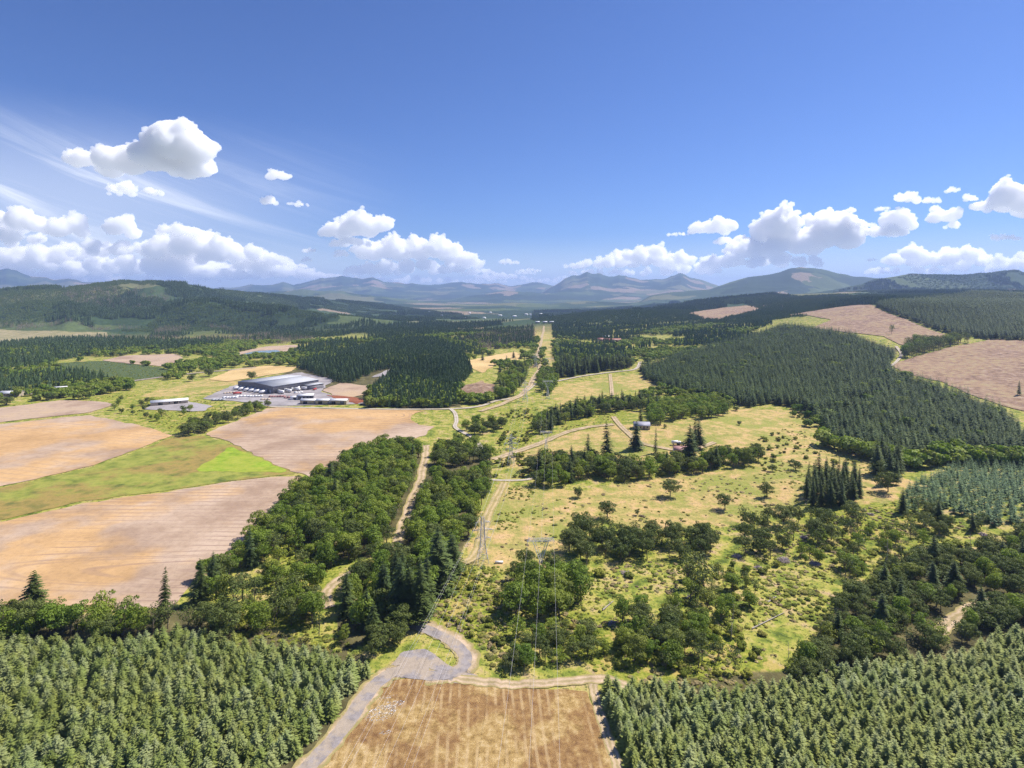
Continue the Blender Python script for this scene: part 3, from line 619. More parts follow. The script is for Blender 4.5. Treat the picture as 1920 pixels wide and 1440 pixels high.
FAR['teal'] = [conifer(320+i, r=.24, whorls=12, per=7, seg=3, droop=.2, irregular=.1, wid=.45).mesh('teal_fir', [M_TF]) for i in range(4)]
FAR['midfir'] = [conifer(340+i, r=.21+.02*i, base=.06, whorls=15, per=8, seg=3, droop=.35, irregular=.15, wid=.5).mesh('mid_fir', [M_HF]) for i in range(4)]
FAR['clump'] = [clump(360+i).mesh('fir_clump', [M_FF]) for i in range(5)]
def farshr(i):
    A, cs = broadleaf(i, rw=.6, low=-.1, lobes=5, per=22, leaf=.16, lobe=(.25, .4)); return A
def farbroad(i):
    A, cs = broadleaf(i, rw=.5, low=.0, lobes=7, per=26, leaf=.13, lobe=(.2, .32)); return A
FAR['youngclump'] = [clump(460+i, 14, 24, far_conifer, (.35, .6)).mesh('young_clump', [M_YC]) for i in range(4)]
FAR['tufts'] = [farshr(450+i).mesh('tuft', [M_SH]) for i in range(4)]
FAR['drybrush'] = [farshr(470+i).mesh('dry_tuft', [M_DB]) for i in range(4)]
FAR['broad'] = [farbroad(380+i).mesh('far_broadleaf', [M_BL]) for i in range(4)]
FAR['greyclump'] = [clump(400+i, 12, 26, lambda s: snag(s, 12, .02)).mesh('grey_clump', [M_GR]) for i in range(3)]

# ---------------------------------------------------------------- where the plants stand
RNG = np.random.RandomState(7)
TREES = []      # (species, x, y, h, wf, label, group)
STUFF = {}      # key -> list of arrays
def scatter(poly_px, spacing, jitter=.42, rot=.25, excl=True):
    poly = P(poly_px); lo = poly.min(0); hi = poly.max(0); c = (lo+hi)/2; R_ = np.hypot(*(hi-lo))/2+spacing
    n = int(R_/spacing)+1; a = np.arange(-n, n+1)*spacing; X, Y = np.meshgrid(a, a); X = X.ravel(); Y = Y.ravel()
    X = X+RNG.uniform(-jitter, jitter, X.shape)*spacing; Y = Y+RNG.uniform(-jitter, jitter, Y.shape)*spacing
    x = c[0]+X*math.cos(rot)-Y*math.sin(rot); y = c[1]+X*math.sin(rot)+Y*math.cos(rot)
    k = pip(x, y, poly) & (y > 60); x = x[k]; y = y[k]
    k = np.abs(x) < y*1.1+60; x = x[k]; y = y[k]
    if excl and len(x): k = ~excluded(x, y); x = x[k]; y = y[k]
    return x, y
def wood(mix, label, group, poly, spacing, hlo, hhi, wf=(.9, 1.15), rot=.25, jitter=.42, gap=0, gs=40, gseed=5):
    x, y = scatter(poly, spacing, jitter, rot)
    if gap: k = fbm(x, y, gs, 3, gseed)+.5 > gap; x = x[k]; y = y[k]
    names = list(mix); pr = np.array([mix[n] for n in names]); pr = pr/pr.sum()
    for X, Y in zip(x, y):
        s = names[RNG.choice(len(names), p=pr)]
        f = {'shrub': .32, 'fir_tree': 1.35, 'bare_tree': .95, 'oak_tree': .9}.get(s, 1.0) if len(names) > 1 else 1
        lab = label if isinstance(label, str) else label.get(s, list(label.values())[0]); gr = group if isinstance(group, str) else group.get(s)
        TREES.append((s, X, Y, RNG.uniform(hlo, hhi)*f, RNG.uniform(*wf), lab, gr))
def stuffwood(key, poly, spacing, hlo, hhi, rot=.3, jitter=.45, gap=0, gs=150, gseed=5, wf=(.85, 1.2), excl=True):
    x, y = scatter(poly, spacing, jitter, rot, excl)
    if gap: k = fbm(x, y, gs, 3, gseed)+.5 > gap; x = x[k]; y = y[k]
    n = len(x); STUFF.setdefault(key, []).append(np.column_stack([x, y, RNG.uniform(hlo, hhi, n), RNG.uniform(wf[0], wf[1], n)]))
def one(s, px, py, h, wf, label, group=None):
    x, y, z = P1(px, py); wf = wf*1.25 if s == OK_ and 'alone' in label or 'round' in label else wf; TREES.insert(0, (s, x, y, h, wf, label, group))
YF = 'young_fir'; FT = 'fir_tree'; BL = 'broadleaf_tree'; OK_ = 'oak_tree'; SH = 'shrub'; TH = 'thin_tree'; BT = 'bare_tree'
# plantations in the foreground
wood({YF: 1}, 'young pale green fir in the lower left plantation', 'young firs in the lower left plantation', [(-500,1225),(0,1215),(220,1215),(330,1196),(400,1206),(500,1226),(600,1238),(690,1262),(703,1285),(655,1345),(600,1400),(520,1490),(430,1640),(-900,1640)], 2.75, 4.4, 6.8, (.95, 1.3), .55, .36)
wood({YF: 1}, 'young blue green fir in the lower right plantation', 'young firs in the lower right plantation', [(1130,1300),(1140,1288),(1250,1302),(1360,1312),(1420,1305),(1500,1292),(1600,1262),(1700,1250),(1790,1240),(1850,1212),(1920,1198),(2500,1170),(2900,1640),(1255,1640),(1172,1440),(1146,1360)], 2.7, 4.2, 6.6, (.95, 1.25), -.62, .34)
wood({YF: 1}, 'taller blue green fir edging the lower right plantation', 'firs edging the lower right plantation', [(1128,1300),(1140,1292),(1155,1340),(1185,1430),(1210,1500),(1190,1500),(1165,1430),(1138,1345)], 2.6, 6.8, 8.6, (.8, 1.0))
L1 = {BL: 'leafy green broadleaf tree in the belt above the lower left plantation', SH: 'rough shrub in the belt above the lower left plantation', OK_: 'dark leafed tree in the belt above the lower left plantation', TH: 'thin leaning tree in the belt above the lower left plantation'}
wood({BL: .62, OK_: .2, SH: .1, TH: .1}, L1, 'trees in the belt above the left plantation', [(-700,1190),(-300,1168),(0,1160),(140,1168),(330,1176),(430,1168),(500,1180),(505,1200),(400,1196),(330,1190),(200,1206),(0,1208),(-600,1235)], 4.9, 8, 13.5)
L2 = {BL: 'green broadleaf tree in the big wood left of the straight dirt track', OK_: 'darker rounded tree in the big wood left of the dirt track', FT: 'pointed fir in the big wood left of the dirt track', TH: 'thin tree in the big wood left of the dirt track', SH: 'shrub at the big wood left of the dirt track'}
wood({BL: .68, OK_: .18, FT: .03, TH: .08}, L2, 'trees of the big wood left of the dirt track', [(640,850),(660,842),(700,842),(790,850),(783,895),(762,940),(748,985),(735,1020),(700,1045),(640,1055),(590,1030),(560,1000),(545,1010),(520,1050),(480,1060),(440,1075),(400,1110),(350,1130),(352,1112),(390,1085),(440,1050),(480,1012),(515,975),(545,938),(590,905)], 6.6, 9, 14.5)
wood({BL: .5, TH: .35, OK_: .15}, L2, 'trees of the big wood left of the dirt track', [(400,1120),(470,1085),(560,1105),(600,1130),(606,1175),(500,1168),(420,1165)], 7, 9, 14, gap=.36)
L3 = {BL: 'green broadleaf tree in the wood right of the straight dirt track', OK_: 'dark tree in the wood right of the straight dirt track', FT: 'tall dark fir in the wood right of the straight dirt track', TH: 'thin tree in the wood right of the straight dirt track', SH: 'shrub'}
wood({BL: .6, OK_: .3, FT: .06}, L3, 'trees of the wood right of the dirt track', [(812,900),(870,905),(915,880),(912,960),(885,1010),(850,1050),(830,1100),(800,1125),(770,1115),(750,1050),(765,1000),(785,950)], 6.2, 9, 13.5)
wood({OK_: .5, BL: .5}, L3, 'trees of the wood right of the dirt track', [(806,855),(830,835),(900,838),(925,860),(918,880),(880,870),(840,885),(812,880)], 7.5, 9, 13)
wood({FT: .10, OK_: .3, BL: .6}, L3, 'trees of the wood right of the dirt track', [(650,1105),(690,1075),(735,1045),(775,1110),(800,1130),(775,1178),(740,1200),(690,1205),(640,1185),(628,1130)], 6.2, 9, 15)
for q in ((768,1168,22,.9),(785,1172,24,.85),(752,1160,23,.9),(800,1150,22,.95),(740,1135,21,1),(722,1150,19,1)): one(FT, *q[:4], 'tall fir with a bare lower trunk in the clump beside the curving road', 'tall firs beside the curving road')
one(OK_, 715, 1215, 8, 1.2, 'low dark round tree at the tip of the lower left plantation'); one(OK_, 700, 1232, 7, 1.1, 'dark bushy tree between plantation and gravel pad')
one(OK_, 745, 1205, 7.5, 1.2, 'dark spreading tree left of the curving gravel road'); one(BL, 645, 1205, 7, .9, 'small dark broadleaf tree in the bright clearing above the plantation')
one(FT, 822, 1108, 26, 1.25, 'very tall dark fir left of the first pylon'); one(FT, 850, 1075, 18, 1.2, 'tall fir between the wood and the first pylon')
one(FT, 63, 1160, 18, 1.25, 'broad fir rising above the belt at the far left'); one(FT, 307, 1160, 19, .62, 'narrow pointed fir rising in front of the ploughed field')
one(FT, 375, 1130, 17, 1.1, 'bushy dark conifer at the corner of the ploughed field'); one(FT, 470, 1065, 18, .9, 'slim fir at the edge of the big wood beside the field')
one(BL, 665, 872, 13, 1.1, 'crooked dark topped tree at the far tip of the big wood')
wood({BL: .6, TH: .3, OK_: .1}, {BL: 'leafy tree scattered in the bright clearing', TH: 'thin tree scattered in the bright clearing', OK_: 'dark tree scattered in the bright clearing'}, 'trees scattered in the bright clearing', [(440,1090),(520,1020),(600,1035),(650,1060),(625,1110),(640,1190),(600,1200),(470,1175),(560,1120)], 7.5, 7, 12, gap=.5, gs=22)
# maples right of the corridor
L4 = {BL: 'bright green maple in the clump under the right hand pylon', OK_: 'dark tree in the clump under the right hand pylon'}
wood({BL: 1}, L4, 'maples under the right hand pylon', [(950,1165),(965,1130),(990,1100),(1050,1100),(1100,1110),(1090,1140),(1050,1165),(1000,1175)], 6.2, 10, 13.5, (1.0, 1.25))
wood({OK_: .6, BL: .4}, L4, 'maples under the right hand pylon', [(945,1080),(985,1060),(1050,1075),(1110,1085),(1100,1110),(1040,1100),(985,1100)], 6.5, 9, 12)
L5 = {SH: 'low bush in the thicket beside the dirt track junction', OK_: 'dark bushy tree in the thicket above the dirt track', BL: 'bright leafy bush in the thicket above the dirt track', TH: 'thin half bare tree in the thicket above the dirt track'}
wood({BL: .5, OK_: .5}, L5, 'thicket above the dirt track', [(945,1215),(960,1190),(1040,1180),(1130,1195),(1145,1240),(1060,1252),(1040,1268),(960,1262)], 5.2, 4.5, 7.5, (1.1, 1.4))
wood({OK_: .4, BL: .25, TH: .45}, L5, 'thicket above the dirt track', [(1140,1220),(1160,1165),(1230,1150),(1300,1190),(1330,1235),(1230,1255),(1170,1250)], 5.5, 7, 10.5, (.95, 1.2))
# dark oaks
L6 = {OK_: 'dark oak in the grove along the lower edge of the tan pasture', TH: 'spindly tree in the oak grove below the tan pasture', BT: 'bare tree in the oak grove below the tan pasture', BL: 'tree'}
wood({OK_: .8, TH: .2}, L6, 'oaks below the tan pasture', [(1080,1005),(1120,985),(1160,1005),(1260,1015),(1330,1010),(1340,1045),(1240,1050),(1190,1055),(1110,1060),(1075,1075),(1060,1030)], 6.8, 9, 12.5)
one(OK_, 1139, 972, 10, 1.15, 'dark oak at the top corner of the grove'); one(OK_, 1092, 1000, 11, 1.1, 'broad oak at the left end of the grove')
for q in ((1290,1100,14),(1320,1120,15),(1308,1085,13)): one(TH, *q, 1.1, 'tall thin oak standing below the grove', 'tall thin oaks below the grove')
L7 = {OK_: 'dark oak in the ragged row right of the tan pasture', TH: 'spindly leaning tree in the ragged row right of the pasture', FT: 'fir', BT: 'dead leafless trunk in the brushy slope right of centre'}
wood({OK_: .55, TH: .45}, L7, 'ragged row right of the pasture', [(1370,1000),(1400,975),(1470,965),(1560,985),(1640,965),(1600,1010),(1520,1030),(1440,1050),(1380,1040)], 8.5, 8, 12.5)
L8 = {OK_: 'dark rounded oak in the dense wood at the right edge', BL: 'greener tree in the dense wood at the right edge', FT: 'pale fir in the dense wood at the right edge', TH: 'thin tree in the dense wood at the right edge'}
wood({OK_: .68, BL: .24, FT: .04, TH: .04}, L8, 'dense oak wood at the right edge', [(1500,1285),(1475,1262),(1520,1225),(1560,1165),(1575,1130),(1625,1095),(1655,1066),(1720,1060),(1800,1042),(1880,1030),(1910,1005),(2000,975),(2700,940),(2700,1180),(1960,1170),(1870,1192),(1790,1222),(1700,1238),(1600,1252)], 5.9, 7, 10, (1.0, 1.25))
one(FT, 1655, 1180, 13, 1.2, 'pale grey green fir standing out of the oak wood'); one(FT, 1690, 1150, 14, 1, 'dark fir standing out of the oak wood')
one(OK_, 1840, 1175, 9, 1.25, 'large round oak beside the dirt track at lower right')
L9 = {FT: 'dark fir in the tight group right of the tan pasture', OK_: 'round oak among the firs right of the pasture'}
wood({FT: 1}, L9, 'group of firs right of the tan pasture', [(1500,945),(1520,905),(1600,900),(1625,930),(1590,950),(1530,955)], 6.0, 12, 19, (.6, .85))
wood({FT: .7, OK_: .3}, {FT: 'dark fir in the strip below the hillside forest', OK_: 'oak in the strip below the hillside forest'}, 'strip below the hillside forest', [(1640,905),(1650,870),(1690,868),(1690,905),(1665,925)], 8, 11, 18, (.8, 1.0))
one(FT, 1752, 1062, 14, 1.2, 'single dark fir on the brushy slope above the oak wood')
wood({TH: .5, FT: .2, OK_: .3}, {TH: 'brownish thin tree in the brush left of the teal plantation', FT: 'dark fir in the brush left of the teal plantation', OK_: 'oak in the brush left of the teal plantation'}, 'trees left of the teal plantation', [(1670,985),(1690,950),(1740,960),(1850,985),(1850,1010),(1790,1000),(1720,1005)], 8.5, 7, 11)
# hedgerow and home
L10 = {BL: 'green tree in the long hedgerow above the tan pasture', OK_: 'dark round tree in the long hedgerow above the tan pasture', SH: 'bush in the long hedgerow above the tan pasture', FT: 'fir in the long hedgerow'}
wood({BL: .5, OK_: .4, SH: .15, FT: .06}, L10, 'hedgerow above the tan pasture', [(985,915),(990,880),(1040,865),(1100,868),(1180,872),(1260,875),(1340,862),(1420,858),(1440,868),(1330,885),(1250,895),(1200,905),(1100,900),(1060,912)], 6.4, 9, 14)
for px, py, h, wf, t in ((1139,868,29,1.1,'tallest dark fir beside the farm drive'),(1192,843,22,1.25,'ragged wide fir below the grey roofed house'),(1229,850,20,.5,'narrow column like fir right of the ragged fir'),(1102,872,22,.95,'dark fir left of the tallest fir'),(1293,872,28,1.15,'big fir in front of the red roofed barn'),(1313,842,24,.85,'slim fir behind the red roofed barn'),(1304,835,22,.8,'second slim fir behind the barn, to the left'),(1342,878,16,1,'small dark fir right of the big barn fir'),(1250,885,14,1.1,'small fir in the hedgerow left of the barn fir'),(1202,800,19,.8,'dark fir behind the grey roofed house')): one(FT, px, py, h, wf, t)
for px, py, h, wf, t in ((1257,931,11,.95,'round dark oak alone in the middle of the tan pasture'),(1084,933,6.5,.8,'little round oak on the left part of the tan pasture'),(1359,955,9,.95,'dark oak alone right of the middle of the pasture'),(1438,932,9,.9,'dark oak on the right part of the tan pasture'),(1492,882,8,1,'dark round oak at the far right of the tan pasture'),(1394,872,12,1.05,'big round dark tree at the right end of the hedgerow'),(1195,966,3.4,1,'small bush in the lower part of the tan pasture'),(1448,884,5,1,'low dark tree left of the round oak'),(1380,770,5,1.3,'tiny dark tree alone on the green pasture'),(1386,797,4,.9,'tiny round tree alone on the green pasture'),(1246,803,4,.9,'small tree beside the grey roofed house')): one(OK_, px, py, h, wf, t)
# middle distance woods
L11 = {BL: 'bright green tree in the copse right of the far pasture', OK_: 'dark tree in the copse right of the far pasture'}
wood({BL: .9, OK_: .1}, L11, 'bright copse beyond the house', [(1215,800),(1225,765),(1290,752),(1360,760),(1375,772),(1340,785),(1260,793)], 8, 10, 14)
L12 = {FT: 'fir in the mixed row along the bottom of the far pasture', BL: 'tree in the mixed row along the bottom of the far pasture', OK_: 'dark tree in the mixed row along the bottom of the far pasture'}
wood({FT: .35, BL: .4, OK_: .3}, L12, 'mixed row below the far pasture', [(1000,815),(1010,790),(1060,772),(1120,760),(1220,755),(1240,772),(1140,775),(1060,795),(1030,822)], 8, 10, 14)
wood({FT: .7, OK_: .2, TH: .2}, {FT: 'fir in the row above the far pasture', OK_: 'dark tree in the row above the far pasture', TH: 'thin tree in the row above the far pasture'}, 'row above the far pasture', [(1042,712),(1050,690),(1110,690),(1180,680),(1188,690),(1130,698),(1090,704)], 9, 14, 20)
wood({BL: .8, OK_: .3}, {BL: 'tree beside the power line corridor', OK_: 'dark tree beside the power line corridor'}, 'trees beside the corridor', [(1010,735),(1010,700),(1040,700),(1045,720),(1035,745)], 8, 10, 14)
wood({OK_: .5, BL: .5}, {BL: 'green tree right of the bending pale road', OK_: 'dark tree right of the bending pale road'}, 'trees by the bending road', [(865,815),(880,800),(950,795),(955,810),(890,818)], 8, 8, 12)
wood({BL: .6, FT: .3, OK_: .2}, {BL: 'tree in the wood beside the knoll', FT: 'fir in the wood beside the knoll', OK_: 'dark tree in the wood beside the knoll'}, 'wood beside the knoll', [(925,755),(935,720),(960,700),(985,690),(985,715),(965,745)], 9, 11, 16)
wood({OK_: .6, BL: .4}, {BL: 'green tree in the hedge between yard and fields', OK_: 'dark tree in the hedge between yard and fields'}, 'hedge between yard and fields', [(330,812),(370,795),(440,775),(505,758),(508,766),(440,790),(385,812),(350,816)], 8, 8, 11, gap=.25)
one(OK_, 354, 816, 11, 1.3, 'big round dark tree where the three fields meet')
wood({OK_: .5, BL: .5}, {BL: 'green tree scattered on the rough ground left of the yard', OK_: 'dark tree scattered on the rough ground left of the yard'}, 'trees on the rough ground left of the yard', [(180,765),(230,745),(380,735),(380,770),(300,790),(240,785)], 16, 5, 9, gap=.42, gs=60)
one(OK_, 12, 760, 11, 1.5, 'round dark tree at the far left above the pink field'); one(OK_, 96, 750, 9, 1.2, 'second round dark tree above the pink field')
one(OK_, 392, 706, 13, 1.3, 'large dark tree on the golden hay field'); one(OK_, 360, 715, 12, 1, 'dark tree left of the golden hay field'); one(OK_, 472, 712, 12, 1, 'round tree behind the left end of the warehouse')
for px, py, h in ((937,700,16),(950,683,15),(905,676,14),(963,672,14),(965,695,17),(975,698,18),(985,700,18),(945,690,12)): one(FT, px, py, h, 1.15, 'dark fir standing on the far golden field', 'firs on the far golden field')
for px, py, h in ((1672,628,20),(1674,622,16)): one(TH, px, py, h, .9, 'lone tree left standing in the red clearcut', 'lone trees in the red clearcut')
wood({TH: .9, BL: .15}, {TH: 'thin tall tree left standing between the two clearcuts', BL: 'bright green tree between the clearcuts'}, 'trees left between the clearcuts', [(1690,672),(1700,655),(1730,640),(1810,640),(1850,648),(1790,662),(1720,672)], 8, 14, 21, gap=.3)
wood({TH: .6, FT: .4}, {TH: 'thin tree at the edge of the lower right clearcut', FT: 'dark fir at the edge of the lower right clearcut'}, 'trees edging the clearcuts', [(1850,645),(1935,648),(2000,655),(1990,645),(1860,636)], 9, 12, 18, gap=.3)
one(FT, 1911, 742, 17, .6, 'single thin conifer at the right edge of the logged slope')
# snags
for i, (px, py, h) in enumerate(((1371,1200,9),(1664,1045,9),(1690,1050,7),(1664,1075,8),(1820,1030,8),(1851,1020,9),(1375,1165,7),(1478,1235,6),(1600,1010,7),(1530,1050,6))):
    one(BT, px, py, h, 1, 'leafless dead tree on the brushy slope', 'dead trees on the brushy slope')
# brush on the slope
LS = 'low brush on the rough grassy slope'
wood({SH: 1}, 'low green bush on the rough slope right of centre', 'bushes on the rough slope', [(1120,1250),(1050,1150),(1110,1080),(1350,1060),(1450,1060),(1560,1000),(1700,960),(1850,1020),(1640,1060),(1560,1160),(1480,1290),(1300,1290)], 6.0, .8, 3.2, (.8, 1.7), gap=.56, gs=26)
wood({SH: 1}, 'low bush in the scrub along the power line corridor', 'bushes along the corridor', [(790,1180),(870,1060),(940,1060),(980,1090),(950,1160),(940,1230),(900,1225)], 4.2, .8, 2.2, (.9, 1.4), gap=.42, gs=14)
wood({SH: 1}, 'low bush in the bright clearing above the left plantation', 'bushes in the bright clearing', [(400,1195),(480,1140),(540,1010),(640,1040),(640,1200),(690,1240),(560,1215)], 5, .8, 2.4, (.9, 1.4), gap=.42, gs=14)
wood({SH: 1}, 'small bush on the right part of the tan pasture', 'bushes on the pasture', [(1400,900),(1430,790),(1530,770),(1640,870),(1600,900),(1480,930)], 9, 1.2, 3.4, (.9, 1.4), gap=.47, gs=40)
wood({SH: 1}, 'bush in the corridor beyond the first pylon', 'bushes beyond the first pylon', [(930,860),(950,770),(1010,765),(1000,830),(985,870),(1010,895),(925,898)], 7, 1.2, 3.4, (.9, 1.4), gap=.42, gs=30)
wood({TH: .35, BL: .3, SH: .35}, {TH: 'thin tree in a thicket on the rough slope', BL: 'leafy green tree in a thicket on the rough slope', SH: 'bush in a thicket on the rough slope'}, 'thickets on the rough slope', [(1120,1250),(1060,1150),(1350,1065),(1450,1070),(1560,1000),(1700,960),(1740,1030),(1640,1060),(1560,1120),(1480,1250),(1350,1290)], 5.5, 4, 9, (.9, 1.4), gap=.60, gs=30, gseed=9)
# rough growth underfoot
for poly, sp, gap in (([(1120,1262),(940,1250),(960,1100),(1090,1070),(1350,1050),(1500,990),(1700,935),(1850,1010),(1900,1030),(1640,1070),(1540,1180),(1480,1300),(1300,1300)], 2.3, .49), ([(780,1180),(860,1062),(945,1062),(985,1085),(950,1170),(945,1245),(885,1215)], 1.7, .44), ([(380,1205),(440,1160),(540,1010),(640,1035),(640,1100),(600,1130),(650,1205),(700,1240),(560,1225)], 2.2, .42), ([(925,1000),(950,915),(1000,905),(1000,930),(960,990)], 2.4, .40), ([(925,862),(940,765),(1012,765),(1000,830),(980,880),(1010,895),(925,898)], 3.2, .44), ([(1060,812),(1050,792),(1150,772),(1180,775),(1160,795)], 4, .5),
    ([(0,762),(230,740),(420,755),(430,790),(330,812),(225,765)], 4.5, .47), ([(1450,900),(1460,800),(1530,780),(1660,880),(1600,940),(1500,960)], 4.0, .46), ([(865,1240),(905,1272),(960,1278),(930,1230),(885,1215)], 1.8, .45), ([(960,1090),(930,960),(1100,920),(1480,880),(1560,930),(1350,1000),(1100,1000)], 5.5, .52)):
    stuffwood('tufts', poly, sp, .2, .95, gap=gap, gs=22, wf=(1.2, 2.4))
for poly, sp, gap in (([(1100,1262),(960,1240),(1000,1120),(1090,1060),(1350,1045),(1500,990),(1700,930),(1860,1010),(1640,1070),(1560,1130),(1490,1290),(1300,1300)], 3.2, .53), ([(790,1180),(860,1062),(945,1062),(985,1085),(950,1170),(945,1245),(885,1215)], 2.2, .48), ([(930,1050),(930,920),(1100,915),(1480,880),(1650,930),(1350,1000),(1100,1040)], 5, .52)):
    stuffwood('drybrush', poly, sp, .2, 1.0, gap=gap, gs=16, gseed=23, wf=(1.2, 2.6))
for poly in ([(1430,1290),(1420,1180),(1450,1090),(1540,1060),(1580,1100),(1540,1190),(1500,1270)],): stuffwood('tufts', poly, 2.3, .3, 1.3, gap=.50, gs=12, gseed=31, wf=(1.1, 2.2))
# distant woods (masses)
stuffwood('hillside', [(1200,694),(1290,665),(1380,640),(1470,612),(1530,620),(1600,632),(1678,665),(1664,690),(1700,712),(1760,728),(1830,758),(1878,778),(1960,850),(1900,858),(1800,848),(1700,862),(1640,848),(1560,830),(1540,800),(1500,765),(1440,758),(1400,765),(1330,745),(1260,735),(1210,712)], 5.2, 9, 17, .4, .42, gap=.24, gs=45)
stuffwood('broad', [(1240,725),(1290,665),(1480,615),(1678,665),(1760,728),(1878,778),(1900,858),(1640,848),(1500,765),(1330,745)], 30, 8, 13, gap=.5, gs=80)
stuffwood('broad', [(1180,750),(1240,725),(1330,742),(1400,762),(1500,768),(1545,800),(1580,850),(1560,862),(1530,815),(1480,775),(1330,755),(1240,742)], 9, 5, 10, gap=.45, gs=30)
stuffwood('hillside', [(1640,577),(1700,565),(1800,556),(1920,548),(2300,545),(2300,650),(1930,642),(1860,638),(1795,630),(1740,614),(1700,598),(1655,582)], 8, 15, 20, .4, .35)
stuffwood('teal', [(1700,958),(1690,930),(1730,905),(1800,870),(1920,855),(2300,850),(2300,985),(1920,985),(1860,990),(1780,965)], 4.6, 6.5, 9, .5, .3)
stuffwood('edge', [(1540,840),(1560,832),(1700,866),(1800,852),(1920,862),(2100,850),(2100,880),(1920,878),(1800,872),(1700,880),(1580,852)], 8, 9, 15, gap=.4, gs=30)
stuffwood('valley', [(290,735),(420,728),(560,700),(500,684),(560,670),(700,648),(800,638),(860,655),(885,700),(865,722),(855,765),(760,765),(690,762),(700,735),(745,690),(700,700),(650,722),(600,708),(560,690),(530,694)][5:], 6, 12, 17, .3, .4)
for poly, sp, gap in (([(0,715),(-500,740),(-600,700),(-400,660),(0,640),(200,635),(420,640),(420,655),(180,665),(100,680),(180,712),(0,735)], 9, .40), ([(560,690),(520,685),(330,700),(250,712),(180,720),(0,745),(-400,765),(-400,745),(0,728),(300,692),(560,676)], 9, .41),
    ([(540,680),(560,655),(640,640),(760,625),(860,625),(1000,612),(1000,650),(990,665),(900,668),(860,660),(800,638),(700,648)], 9.5, .44), ([(1040,690),(1035,610),(1100,610),(1280,610),(1340,620),(1440,605),(1470,615),(1380,645),(1290,668),(1200,692),(1190,678),(1110,688)], 9.5, .46),
    ([(-500,640),(0,650),(300,640),(560,640),(860,620),(1000,600),(800,605),(560,622),(300,628),(0,632),(-500,625)], 10, .44)):
    stuffwood('valley', poly, sp, 10, 19, gap=gap+.055, gs=150)
stuffwood('tufts', [(100,682),(190,677),(305,690),(330,700),(240,718),(180,712),(120,700)], 6, .8, 1.8, excl=False)
stuffwood('broad', [(60,700),(420,640),(560,650),(400,700),(200,740),(0,745)], 12, 7, 12, gap=.48, gs=70)
stuffwood('broad', [(-400,760),(0,742),(240,715),(300,740),(180,748),(60,752),(-200,775)], 9, 7, 12, gap=.45, gs=60)
stuffwood('broad', [(690,765),(690,740),(750,715),(850,730),(920,745),(960,740),(930,755),(850,766)], 8, 8, 13, gap=.3, gs=60)
stuffwood('broad', [(540,640),(1000,612),(1030,690),(860,700),(560,690),(400,690),(0,720),(0,660),(300,640)], 14, 8, 13, gap=.52, gs=90)
stuffwood('broad', [(1040,690),(1035,610),(1300,610),(1440,610),(1290,668),(1200,692)], 14, 8, 13, gap=.5, gs=90)
stuffwood('grey', [(-200,620),(380,645),(460,650),(600,640),(420,615),(0,610)], 22, 14, 18, gap=.5, gs=160)
stuffwood('grey', [(860,640),(1000,612),(1000,640),(900,662)], 16, 12, 15)
stuffwood('grey', [(120,548),(260,545),(330,560),(300,580),(200,585),(130,575)], 45, 18, 24)
# the hills: clumps, old dark stands, pale young stands and open cuts between them
HILL = [[(-700,620),(0,616),(200,620),(300,624),(560,618),(900,598),(860,590),(700,570),(520,554),(400,543),(325,530),(225,526),(110,540),(0,547),(-700,560)],
    [(1040,608),(1000,600),(1000,585),(1200,575),(1250,565),(1500,556),(1640,552),(1920,552),(1640,575),(1540,585),(1470,605),(1300,608)],
    [(1560,547),(1630,530),(1700,517),(1800,515),(1880,508),(1920,515),(2300,530),(2300,552),(1700,553)]]
for i, poly in enumerate(HILL):
    sp = (17, 16, 24)[i]; x, y = scatter(poly, sp, .45, .3); wx = x+fbm(x, y, 260, 3, 91)*260; wy = y+fbm(x, y, 260, 3, 92)*260; c_ = (430, 480, 600)[i]
    v = hash2(np.floor(wx/c_), np.floor(wy/(c_*1.25)), 17+i); v2 = fbm(x, y, 140, 3, 93)+.5
    th = ((.28, .60), (.22, .68), (.30, .86))[i]
    for key, k in (('clump', (v < th[0]) & (v2 > .42)), ('youngclump', (v >= th[0]) & (v < th[1]) & (v2 > .30)), ('clump', (v >= th[1]) & (v2 > .64)), ('greyclump', (v >= th[1]) & (v < th[1]+.12) & (v2 < .6) & (v2 > .42) & (i == 0))):
        n = int(k.sum()); key2 = {'greyclump': 'grey'}.get(key, key)
        if n: STUFF.setdefault(key2, []).append(np.column_stack([x[k], y[k], RNG.uniform(15, 22, n), RNG.uniform(.95, 1.2, n)]))
